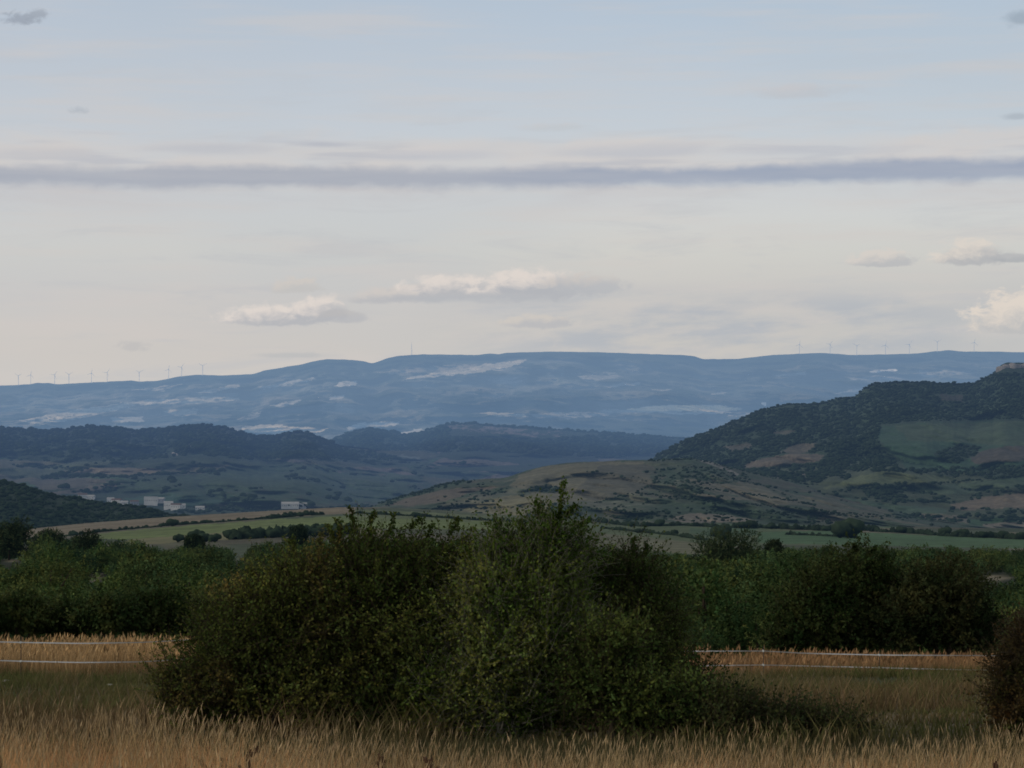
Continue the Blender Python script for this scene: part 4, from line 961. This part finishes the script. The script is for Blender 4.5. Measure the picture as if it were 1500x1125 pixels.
# ------------------------------------------------------------------ grasses
def blades(x, y, H, W_, lean, cb, cm, ct, seg=3, wind=(.25, 0), heads=0., headc=None, hl=.07, hw=.007):
    n = len(x); z = gz(x, y); a = rng.uniform(0, 6.28, n); fx, fy = np.cos(a), np.sin(a)
    # mostly face the open side so that they read as grass from anywhere
    ld = rng.uniform(0, 6.28, n); lx = np.cos(ld)*lean+wind[0]*rng.uniform(.2, 1.2, n); ly = np.sin(ld)*lean+wind[1]
    vs, cs = [], []
    for k in range(seg+1):
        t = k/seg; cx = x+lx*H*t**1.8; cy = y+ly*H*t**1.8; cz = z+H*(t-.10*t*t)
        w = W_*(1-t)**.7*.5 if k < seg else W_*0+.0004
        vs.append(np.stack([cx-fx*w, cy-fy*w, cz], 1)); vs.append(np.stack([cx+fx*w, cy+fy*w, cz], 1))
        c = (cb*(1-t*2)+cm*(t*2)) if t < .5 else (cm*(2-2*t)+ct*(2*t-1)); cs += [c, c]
    V = np.stack(vs, 1).reshape(-1, 3); Cc = np.stack(cs, 1).reshape(-1, 3); o = (np.arange(n)*(2*seg+2))[:, None]
    Fc = np.concatenate([o+np.array([[2*k, 2*k+1, 2*k+3, 2*k+2]]) for k in range(seg)], 0)
    if heads > 0:
        s = np.where(rng.random(n) < heads)[0]; tip = np.stack([x+lx*H, y+ly*H, z+H*.9], 1)[s]; d = unit(np.stack([lx*1.6, ly*1.6, np.full(n, .75)], 1))[s]
        L = hl*rng.uniform(.6, 1.4, len(s)); b = len(V)
        for r_ in range(2):
            v, f = leaf_quads(tip-d*(L*.35)[:, None], d, L, hw*rng.uniform(.7, 1.5, len(s)))
            V = np.concatenate([V, v]); Fc = np.concatenate([Fc, f+b]); b = len(V)
            Cc = np.concatenate([Cc, np.repeat((headc[s] if headc.ndim > 1 else np.tile(headc, (len(s), 1))), 4, 0)])
    return V, Fc, Cc
def grass_obj(name, parts, label, cat='grass'):
    off = 0; Vs, Fs, Cs = [], [], []
    for v, f, c in parts: Vs.append(v); Fs.append(f+off); Cs.append(c); off += len(v)
    return tag(obj(name, mesh_np(name, np.concatenate(Vs), np.concatenate(Fs), 4, M['grass'], np.concatenate(Cs))), label, cat, kind='stuff')
def colr(n, a, b, var=.3): 
    t = rng.random((n, 1)); return (np.array(a)*(1-t)+np.array(b)*t)*(1+rng.uniform(-var, var, (n, 1)))
def wedge(n, y0, y1, mx=1.12, ex=2.8):
    y = np.sqrt(rng.uniform(y0**2, y1**2, n)); x = rng.uniform(-1, 1, n)*(y*.2126*mx+ex); return x, y
# foreground tall grass
def hfun(x, y):
    q = px_of(x, y); h_ = np.interp(q, [-200, 0, 200, 380, 520, 700, 900, 1200, 1500, 1700], [.66, .665, .665, .625, .575, .49, .525, .545, .55, .555])
    cl = fbm(x*1.7, y*1.2, 3, 301); return h_*(.80+.32*cl)
x, y = wedge(90000, 5.5, 11.6); n = len(x)
d_ = fbm(x*2.1, y*1.5, 3, 305); k_ = d_ > .30; x, y = x[k_], y[k_]; n = len(x)
Hh = hfun(x, y)*rng.uniform(.55, 1.05, n)
fr = sstep(300, 1100, px_of(x, y))[:, None]
pt = (.65+1.0*sstep(.3, .7, fbm(x*2.6, y*1.4, 4, 309)))[:, None]*np.array([1.22, .96, .80])
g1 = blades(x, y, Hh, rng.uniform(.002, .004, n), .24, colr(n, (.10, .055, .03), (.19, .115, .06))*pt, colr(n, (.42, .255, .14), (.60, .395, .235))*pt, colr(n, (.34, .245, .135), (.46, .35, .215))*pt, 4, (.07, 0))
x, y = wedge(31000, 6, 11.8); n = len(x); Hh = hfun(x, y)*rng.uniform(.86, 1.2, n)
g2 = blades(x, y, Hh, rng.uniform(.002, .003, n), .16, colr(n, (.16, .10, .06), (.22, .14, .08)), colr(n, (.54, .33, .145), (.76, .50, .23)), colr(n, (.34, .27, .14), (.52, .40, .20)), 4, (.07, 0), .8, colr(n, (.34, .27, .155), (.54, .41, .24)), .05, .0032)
x, y = wedge(14000, 4.5, 11.5); n = len(x)
g3 = blades(x, y, hfun(x, y)*rng.uniform(.3, .7, n), rng.uniform(.006, .011, n), .5, colr(n, (.07, .055, .025), (.10, .07, .03)), colr(n, (.18, .12, .05), (.28, .18, .08)), colr(n, (.26, .18, .08), (.36, .25, .12)), 3, (.1, 0))
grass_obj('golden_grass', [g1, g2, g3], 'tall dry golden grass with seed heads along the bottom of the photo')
# grass between the tall grass and the thicket, then the green-brown meadow
x, y = wedge(38000, 11.5, 20); n = len(x); q = sstep(11.5, 17, y)
a_ = colr(n, (.16, .12, .065), (.24, .18, .10))*(1-q[:, None])+colr(n, (.045, .055, .026), (.09, .08, .04))*q[:, None]
g4 = blades(x, y, (.42*(1-q)+.16*q)*rng.uniform(.5, 1.2, n), rng.uniform(.004, .009, n), .4, a_*.5, a_, a_*1.1, 3, (.1, 0))
x, y = wedge(108000, 19, 48.5); n = len(x)
w = sstep(.40, .66, fbm(x/3.5, y/2.2, 4, 33)*.6+fbm(x/14, y/10, 4, 33)*.4)[:, None]
a_ = colr(n, (.060, .074, .026), (.120, .128, .044))*(1-w)+colr(n, (.12, .085, .042), (.22, .155, .085))*w
tuft = .25+1.6*sstep(.3, .75, fbm(x/1.3, y/1.1, 3, 320))
g5 = blades(x, y, .13*tuft*rng.uniform(.5, 1.5, n)*(1+.5*w[:, 0]), rng.uniform(.008, .018, n), .5, a_*.55, a_, a_*1.15, 2, (.1, 0))
x, y = wedge(1500, 19, 47); n = len(x); k_ = fbm(x/2, y/2, 3, 330) > .52; x, y = x[k_], y[k_]; n = len(x)
g6 = blades(x, y, rng.uniform(.25, .5, n), rng.uniform(.006, .012, n), .25, colr(n, (.1, .08, .05), (.14, .1, .06)), colr(n, (.16, .13, .08), (.24, .19, .12)), colr(n, (.18, .15, .1), (.26, .22, .15)), 3, (.1, 0), .5, np.array([.2, .16, .1]), .1, .012)
grass_obj('meadow_grass', [g4, g5, g6], 'short patchy green and brown meadow grass between the golden grass and the fence')
# golden strip by the fence
x, y = wedge(68000, 46.5, 64); n = len(x); qx = px_of(x, y)
k_ = ((y < 64-8*sstep(850, 1100, qx)) & (y > 48.5+1.2*np.sin(x*.7)+2*(fbm(x/2, y/2, 3, 340)-.5)) & (fbm(x/1.6, y/2.2, 3, 341) > .27)); x, y, qx = x[k_], y[k_], qx[k_]; n = len(x)
rt = sstep(500, 1100, qx)[:, None]; dk = (sstep(.5, .64, fbm(x/2.5, y/1.5, 3, 345)))[:, None]
cm = colr(n, (.32, .21, .10), (.54, .38, .20))*(1-rt)+colr(n, (.21, .125, .062), (.37, .24, .125))*rt; cm = cm*(1-dk*.35)
Hs = np.where(qx < 600, .64, .33)*rng.uniform(.6, 1.15, n)*(.75+.5*fbm(x/2.5, y/2.5, 3, 343))
g7 = blades(x, y, Hs, rng.uniform(.012, .022, n), .18, cm*.55, cm, cm*1.15, 3, (.1, 0), .25, cm*1.25, .16, .03)
grass_obj('golden_strip', [g7], 'dry golden and russet grass strip behind the white fence tapes')

# ------------------------------------------------------------------ dry weeds in the foreground
def dock_mesh(seed):
    r = np.random.default_rng(seed); m = MB(); H = r.uniform(.5, .62)
    top = np.array([r.uniform(-.06, .06), r.uniform(-.06, .06), H]); m.tube([(0, 0, 0), top*.5+np.array([.01, 0, 0]), top], [.004, .003, .0015], 5)
    for q in range(7):
        t = .5+.5*q/7; a = r.uniform(0, 6.28); b = top*t; e = b+np.array([math.cos(a)*.07, math.sin(a)*.07, .07])*(1.3-t*.8)
        m.tube([b, e], [.002, .001], 4)
        for s in range(9):
            c = b+(e-b)*(s/9)+r.normal(size=3)*.004; m.box(c, (.0045*r.uniform(.7, 1.5), .0045, .006*r.uniform(.7, 1.5)), r.uniform(0, 3))
    for s in range(14):
        c = top*(.72+.28*s/14)+r.normal(size=3)*.005; m.box(c, (.005, .005, .007), r.uniform(0, 3))
    return m.mesh('dock_plant', M['brown'])
dm = [dock_mesh(s) for s in range(4)]
for k in range(26):
    yy = rng.uniform(8.2, 11.0); pxk = rng.uniform(-20, 330) if k < 18 else rng.uniform(330, 640)
    xx = (pxk-750)/F*yy
    o = obj('dock_plant', dm[k % 4]); o.location = (float(xx), float(yy), float(gz(xx, yy))); o.rotation_euler.z = float(rng.uniform(0, 6)); s = float(rng.uniform(.85, 1.05)); o.scale = (s, s, s)
    tag(o, 'reddish brown dried dock stalk standing in the golden grass at left', 'weed', 'dried dock stalks in the golden grass')
yy = 9.2; xx = (1437-750)/F*yy; o = obj('thistle', dm[1]); zt = P(1437, 1106, yy)[2]; o.location = (float(xx), float(yy), float(gz(xx, yy))); o.scale = (.8, .8, float((zt-gz(xx, yy))/.58))
tag(o, 'single dark brown seed head poking up at the lower right', 'weed')
# pale stones in the meadow
for (px_, D_, s_, lb) in ((1068, 36, .035, 'small white stone in the meadow right of the thicket'), (1251, 33, .05, 'flat pale stone in the meadow below the right fence'), (162, 40, .04, 'small white stone in the meadow below the left fence'), (10, 44, .05, 'pale stone near the left edge under the lower tape')):
    pv, pf = blob(500+px_, 2); xx = (px_-750)/F*D_; v = pv*np.array([1.3, 1, .6])*s_+np.array([xx, D_, float(gz(xx, D_))+.06])
    tag(obj('stone', mesh_np('stone', v, pf, 3, M['stone'], None, True)), lb, 'stone')

# ------------------------------------------------------------------ electric fence
fn = empty('electric_fence', (0, 47, float(gz(0, 47)))); tag(fn, 'electric fence of two white tapes on thin dark posts across the meadow', 'fence')
FO = np.array(fn.location)
up = [(-260, 946), (-90, 938), (30, 941), (118, 942.5), (210, 941), (290, 936.5), (430, 935), (560, 942), (700, 945), (850, 948), (1000, 954), (1118, 953.5), (1180, 957), (1288, 959.5), (1380, 960), (1474, 960.5), (1600, 962), (1750, 958)]
lw = [(-260, 972), (-90, 965), (30, 968.5), (118, 970.5), (210, 969.5), (290, 964), (430, 962), (560, 968), (700, 971), (850, 974), (1000, 975.5), (1118, 974), (1180, 975.5), (1288, 978), (1380, 980.5), (1474, 982), (1600, 983), (1750, 980)]
def fD(px): return 46.5+.0014*px
def tape(pts, name='tape'):
    a = np.array(pts); xs = np.linspace(-260, 1750, 260)
    w = 14; yv = sum(np.interp(xs+o_, a[:, 0], a[:, 1]) for o_ in (-w, -w/2, 0, w/2, w))/5
    p = P(xs, yv, fD(xs))-FO; tw = np.sin(xs*.021)*.5+rng.normal(0, .05, len(xs))
    hw_ = .011; dz = np.cos(tw)*hw_; dy = np.sin(tw)*hw_
    A = p.copy(); A[:, 2] += dz; A[:, 1] += dy; B = p.copy(); B[:, 2] -= dz; B[:, 1] -= dy
    V = np.stack([A, B], 1).reshape(-1, 3); i = np.arange(len(xs)-1)*2
    obj(name, mesh_np(name, V, np.stack([i, i+1, i+3, i+2], 1), 4, M['tape'], None, True), fn)
tape(up); tape(lw)
for px_ in (-90, 30, 290, 560, 850, 1118, 1288, 1474, 1640):
    u_ = np.interp(px_, *np.array(up).T); l_ = np.interp(px_, *np.array(lw).T); pu = P(px_, u_, fD(px_))-FO; pl = P(px_, l_, fD(px_))-FO
    g0 = float(gz(pu[0], fD(px_)))-FO[2]
    po = MB().tube([(pu[0], pu[1]+.02, g0-.2), (pu[0]+.01, pu[1]+.02, pu[2]+.10)], [.009, .008], 7).build('post', M['post'], fn)
    for q in (pu, pl): MB().tube([(q[0], q[1]-.02, q[2]), (q[0], q[1]+.03, q[2])], .022, 8).build('insulator', M['insulator'], po)

# ------------------------------------------------------------------ world
w = bpy.data.worlds.new('World'); sc.world = w; w.use_nodes = True; nt = w.node_tree; nt.nodes.clear(); n = N(nt)
SUN_EL = math.radians(17); SUN_AZ = math.radians(-105)     # from the left, a little behind the viewer (azimuth from +Y, clockwise)
sky = n.new('ShaderNodeTexSky', sky_type='NISHITA', sun_disc=False, sun_elevation=SUN_EL, sun_rotation=SUN_AZ)
try: sky.air_density = 1.2; sky.dust_density = 2.
except Exception: pass
tc = n.new('ShaderNodeTexCoord'); nrm = n.new('ShaderNodeVectorMath', operation='NORMALIZE'); n.put(nrm.inputs[0], tc.outputs['Generated'])
sx, sy, sz = n.sep(nrm.outputs[0])
az = n.m('ARCTAN2', sx, sy); elv = n.m('ARCSINE', sz)
U = n.m('MULTIPLY_ADD', az, F*1.015, 750.); Vv = n.m('MULTIPLY_ADD', elv, -F, HOR)   # azimuth / elevation in fine steps
ramp = n.new('ShaderNodeValToRGB'); n.put(ramp.inputs[0], n.m('DIVIDE', n.m('ADD', Vv, 1200.), 1900.))
G = [(-1200, (192, 190, 184)), (-500, (176, 186, 200)), (-200, (166, 186, 207)), (0, (178, 195, 212)), (100, (188, 200, 212)), (190, (196, 205, 213)), (290, (206, 209, 210)), (370, (210, 209, 203)), (440, (208, 203, 197)), (520, (207, 201, 193)), (560, (208, 202, 194)), (700, (170, 172, 175))]
e_ = ramp.color_ramp.elements
while len(e_) < len(G): e_.new(.5)
for e, (p_, c_) in zip(e_, G): e.position = (p_+1200)/1900; e.color = (*lin(*c_), 1)
col = ramp.outputs[0]
def C3(r, g, b): return lin(r, g, b)
nv = n.comb(n.m('DIVIDE', U, 260.), n.m('DIVIDE', Vv, 60.), 3.)
big = n.noise(n.comb(n.m('DIVIDE', U, 700.), n.m('DIVIDE', Vv, 260.), 1.), 1., 3)
streak = n.noise(n.comb(n.m('DIVIDE', U, 330.), n.m('DIVIDE', Vv, 26.), 7.), 1., 4, .55)
med = n.noise(nv, 1., 5, .55, .4)
fine = n.noise(n.comb(n.m('DIVIDE', U, 44.), n.m('DIVIDE', Vv, 22.), 5.), 1., 5, .55, .3)
# left side warmer, right side a touch greyer and bluer
lr = n.map(U, 0., 1500., 0., 1.)
col = n.mix(n.m('MULTIPLY', n.m('SUBTRACT', 1., lr), .18), col, C3(196, 190, 194))
col = n.mix(n.m('MULTIPLY', n.m('MULTIPLY', lr, n.map(Vv, 300., 470.)), .35), col, C3(176, 181, 184))
col = n.mix(n.map(big, .35, .7, 0., .25), col, C3(178, 190, 200))
col = n.mix(n.map(streak, .42, .75, 0., .40), col, C3(207, 200, 196))
st2 = n.noise(n.comb(n.m('DIVIDE', n.m('MULTIPLY_ADD', Vv, 1.1, U), 240.), n.m('DIVIDE', Vv, 34.), 17.), 1., 6, .62, .6)
col = n.mix(n.m('MULTIPLY', n.map(st2, .50, .72, 0., .45), n.map(Vv, 60., 420., .35, 1.)), col, C3(188, 190, 194))
# low grey-blue cloud bank on the right
bk = n.m('MULTIPLY', n.m('MULTIPLY', n.map(U, 560., 900.), n.map(U, 1560., 1250.)), n.m('MULTIPLY', n.map(Vv, 405., 465.), n.map(Vv, 545., 500.)))
col = n.mix(n.m('MULTIPLY', bk, n.map(n.noise(n.comb(n.m('DIVIDE', n.m('MULTIPLY_ADD', Vv, 1.6, U), 190.), n.m('DIVIDE', Vv, 45.), 9.), 1., 5, .6), .38, .62, .05, .75)), col, C3(172, 179, 188))
col = n.mix(n.m('MULTIPLY', bk, n.map(fine, .55, .75, 0., .55)), col, C3(200, 196, 192))
# the long cloud: pale puffed top, dark lavender underside
ctr = n.m('ADD', n.m('MULTIPLY_ADD', U, -.0058, 264.5), n.m('MULTIPLY', n.m('SUBTRACT', n.noise(n.comb(n.m('DIVIDE', U, 300.), 2., 2.), 1., 3), .5), 12.))
dyc = n.m('SUBTRACT', Vv, ctr)
toph = n.m('MULTIPLY_ADD', med, 84., 22.)
pale = n.m('MULTIPLY', n.map(n.m('ADD', dyc, toph), -10., 14.), n.map(dyc, 12., -4.))
col = n.mix(n.m('MULTIPLY', pale, n.map(med, .36, .60, .45, 1.)), col, C3(206, 203, 202))
col = n.mix(n.m('MULTIPLY', pale, n.map(n.noise(n.comb(n.m('DIVIDE', U, 210.), n.m('DIVIDE', Vv, 18.), 13.), 1., 4), .5, .72, 0., .55)), col, C3(178, 182, 192))
edge = n.m('MULTIPLY', n.m('SUBTRACT', fine, .5), 16.); e2 = n.m('MULTIPLY', n.m('SUBTRACT', med, .5), 16.)
thick = n.m('ADD', n.m('ADD', e2, n.m('MULTIPLY', n.m('SUBTRACT', big, .5), 26.)), n.map(U, 0., 1500., 12., 16., False))
dd_ = n.m('ABSOLUTE', n.m('ADD', dyc, edge))
dark = n.map(n.m('SUBTRACT', dd_, thick), 9., -9.)
col = n.mix(n.m('MULTIPLY', dark, n.map(streak, .3, .7, .78, 1.)), col, n.mix(n.map(U, 500., 1150.), C3(169, 174, 185), C3(157, 167, 185)))
# thin veil just below it
veil = n.m('MULTIPLY', n.map(dyc, 8., 22.), n.map(dyc, 60., 24.))
col = n.mix(n.m('MULTIPLY', veil, n.map(med, .4, .7, .1, .55)), col, C3(194, 190, 192))
def puff(cx, cy, rx, rt_, rb, colA, colB, amp=.9, soft=.35, strength=1., k=None):
    global col
    dx = n.m('DIVIDE', n.m('SUBTRACT', U, float(cx)), float(rx)); dy = n.m('SUBTRACT', float(cy), Vv)
    dy2 = n.m('MAXIMUM', n.m('DIVIDE', dy, float(rt_)), n.m('DIVIDE', dy, -float(rb)))
    r_ = n.m('SQRT', n.m('ADD', n.m('MULTIPLY', dx, dx), n.m('MULTIPLY', dy2, dy2)))
    s_ = n.m('ADD', n.m('SUBTRACT', 1.12, r_), n.m('MULTIPLY', n.m('SUBTRACT', k if k is not None else fine, .5), amp*1.9))
    mk = n.m('MULTIPLY', n.map(s_, 0., soft), strength)
    # sunlit from the upper left, grey towards the flat base
    lt = n.m('ADD', n.m('SUBTRACT', n.m('DIVIDE', dy, float(rt_)), n.m('MULTIPLY', dx, .35)), n.m('MULTIPLY', n.m('SUBTRACT', k if k is not None else fine, .5), 1.6))
    col = n.mix(mk, col, n.mix(n.map(lt, -.15, .75), colB, colA))
fine2 = n.map(n.noise(n.comb(n.m('DIVIDE', U, 26.), n.m('DIVIDE', Vv, 15.), 2.), 1., 7, .62, .4), .2, .8, .2, .8, False)
cr, gy = C3(222, 213, 206), C3(181, 182, 186)
puff(300, 222, 170, 20, 12, C3(208, 204, 203), C3(190, 192, 198), 1.2, .7, .8, med); puff(640, 228, 120, 16, 12, C3(206, 203, 203), C3(192, 194, 200), 1.2, .7, .7, med); puff(930, 222, 170, 24, 12, C3(209, 205, 203), C3(191, 193, 199), 1.2, .7, .85, med); puff(1180, 226, 180, 20, 10, C3(204, 202, 204), C3(190, 193, 200), 1.2, .8, .7, med); puff(60, 232, 110, 16, 12, C3(206, 201, 199), C3(192, 192, 196), 1.2, .7, .7, med); puff(470, 214, 90, 8, 7, C3(180, 184, 194), C3(178, 182, 192), 1.3, .8, .7, med)
puff(400, 470, 92, 26, 9, cr, gy, .72, .5, .95, fine2); puff(462, 462, 50, 30, 10, cr, gy, .72, .5, .95, fine2); puff(500, 466, 40, 12, 8, C3(186, 184, 184), gy, .8, .5, .7)
puff(428, 424, 42, 18, 8, C3(207, 200, 193), C3(193, 191, 189), 1., .6, .75, fine2)
puff(600, 432, 80, 16, 10, C3(206, 199, 194), gy, .9, .6, .8); puff(660, 428, 84, 28, 13, cr, C3(181, 182, 186), .72, .5, .9, fine2)
puff(775, 426, 96, 34, 15, cr, C3(178, 180, 185), .72, .5, .95, fine2); puff(860, 420, 70, 20, 15, C3(200, 195, 191), C3(182, 184, 188), .9, .6, .8, fine2)
puff(565, 438, 75, 12, 8, C3(206, 200, 195), gy, .8, .6, .7, fine2); puff(790, 474, 60, 14, 8, C3(207, 200, 192), gy, .9, .5, .7, fine2)
puff(700, 436, 140, 8, 10, C3(184, 185, 188), C3(182, 184, 188), .8, .7, .7)
puff(1296, 388, 52, 20, 7, C3(213, 206, 199), C3(184, 185, 187), .9, .4, .85, fine2); puff(1424, 385, 56, 32, 9, C3(218, 210, 201), C3(180, 181, 183), .75, .5, .95, fine2); puff(1488, 384, 42, 8, 6, C3(180, 181, 183), C3(170, 173, 177), .7, .5, .8)
puff(1497, 480, 84, 48, 12, C3(222, 212, 201), C3(188, 188, 188), .8, .35, .95, fine2)
puff(22, 42, 24, 10, 12, C3(152, 160, 172), C3(150, 158, 171), 1.7, .9, .75, fine2); puff(50, 36, 22, 12, 12, C3(156, 164, 176), C3(152, 160, 172), 1.7, .9, .7, fine2); puff(108, 171, 17, 6, 6, C3(165, 173, 183), C3(165, 173, 183), 1.6, .9, .5, fine2)
puff(1497, 45, 30, 12, 12, C3(150, 164, 178), C3(150, 164, 178), .9, .8, .7); puff(1492, 182, 26, 7, 7, C3(165, 174, 184), C3(165, 174, 184), .9, .8, .6)
puff(1175, 140, 95, 16, 12, C3(198, 197, 200), C3(190, 194, 200), .9, .9, .75); puff(815, 188, 60, 9, 8, C3(200, 198, 199), C3(192, 196, 200), .9, .9, .6)
puff(192, 511, 28, 10, 6, C3(184, 183, 184), C3(184, 183, 184), 1.5, .9, .5, fine2); puff(420, 521, 70, 5, 5, C3(182, 184, 186), C3(182, 184, 186), .8, .9, .6)
hi_m = n.map(elv, .4, 1.3, 0., .5)                      # the clear Nishita sky takes over high up
bg1 = n.new('ShaderNodeBackground'); n.put(bg1.inputs[0], col); bg1.inputs[1].default_value = 1.
bg2 = n.new('ShaderNodeBackground'); n.put(bg2.inputs[0], sky.outputs[0]); bg2.inputs[1].default_value = .10
ms = n.new('ShaderNodeMixShader'); n.put(ms.inputs[0], hi_m); nt.links.new(bg1.outputs[0], ms.inputs[1]); nt.links.new(bg2.outputs[0], ms.inputs[2])
ow = n.new('ShaderNodeOutputWorld'); nt.links.new(ms.outputs[0], ow.inputs[0])
sl = bpy.data.lights.new('sun', 'SUN'); sl.energy = 1.25; sl.angle = math.radians(10); sl.color = (1, .85, .68)
so = bpy.data.objects.new('sun', sl); C.objects.link(so)
dx, dy, dz = math.sin(SUN_AZ)*math.cos(SUN_EL), math.cos(SUN_AZ)*math.cos(SUN_EL), math.sin(SUN_EL)
from mathutils import Vector
so.rotation_euler = Vector((dx, dy, dz)).to_track_quat('Z', 'Y').to_euler()

# ------------------------------------------------------------------ camera and render
cam = bpy.data.cameras.new('camera'); co = bpy.data.objects.new('camera', cam); C.objects.link(co); sc.camera = co
cam.sensor_width = 36; cam.lens = 36*F/1500; cam.clip_start = .1; cam.clip_end = 100000
co.location = (0, 0, EYE); co.rotation_euler = (math.pi/2+PITCH, 0, 0)
sc.render.engine = 'CYCLES'
sc.view_settings.view_transform = 'Standard'; sc.view_settings.look = 'None'; sc.view_settings.exposure = 0
sc.cycles.filter_width = 1.75
sc.cycles.max_bounces = 3; sc.cycles.diffuse_bounces = 2; sc.cycles.transmission_bounces = 3; sc.cycles.transparent_max_bounces = 4
sc.cycles.use_denoising = True
sc.cycles.use_adaptive_sampling = True; sc.cycles.adaptive_threshold = .03
sc.render.resolution_x = 1024; sc.render.resolution_y = 768
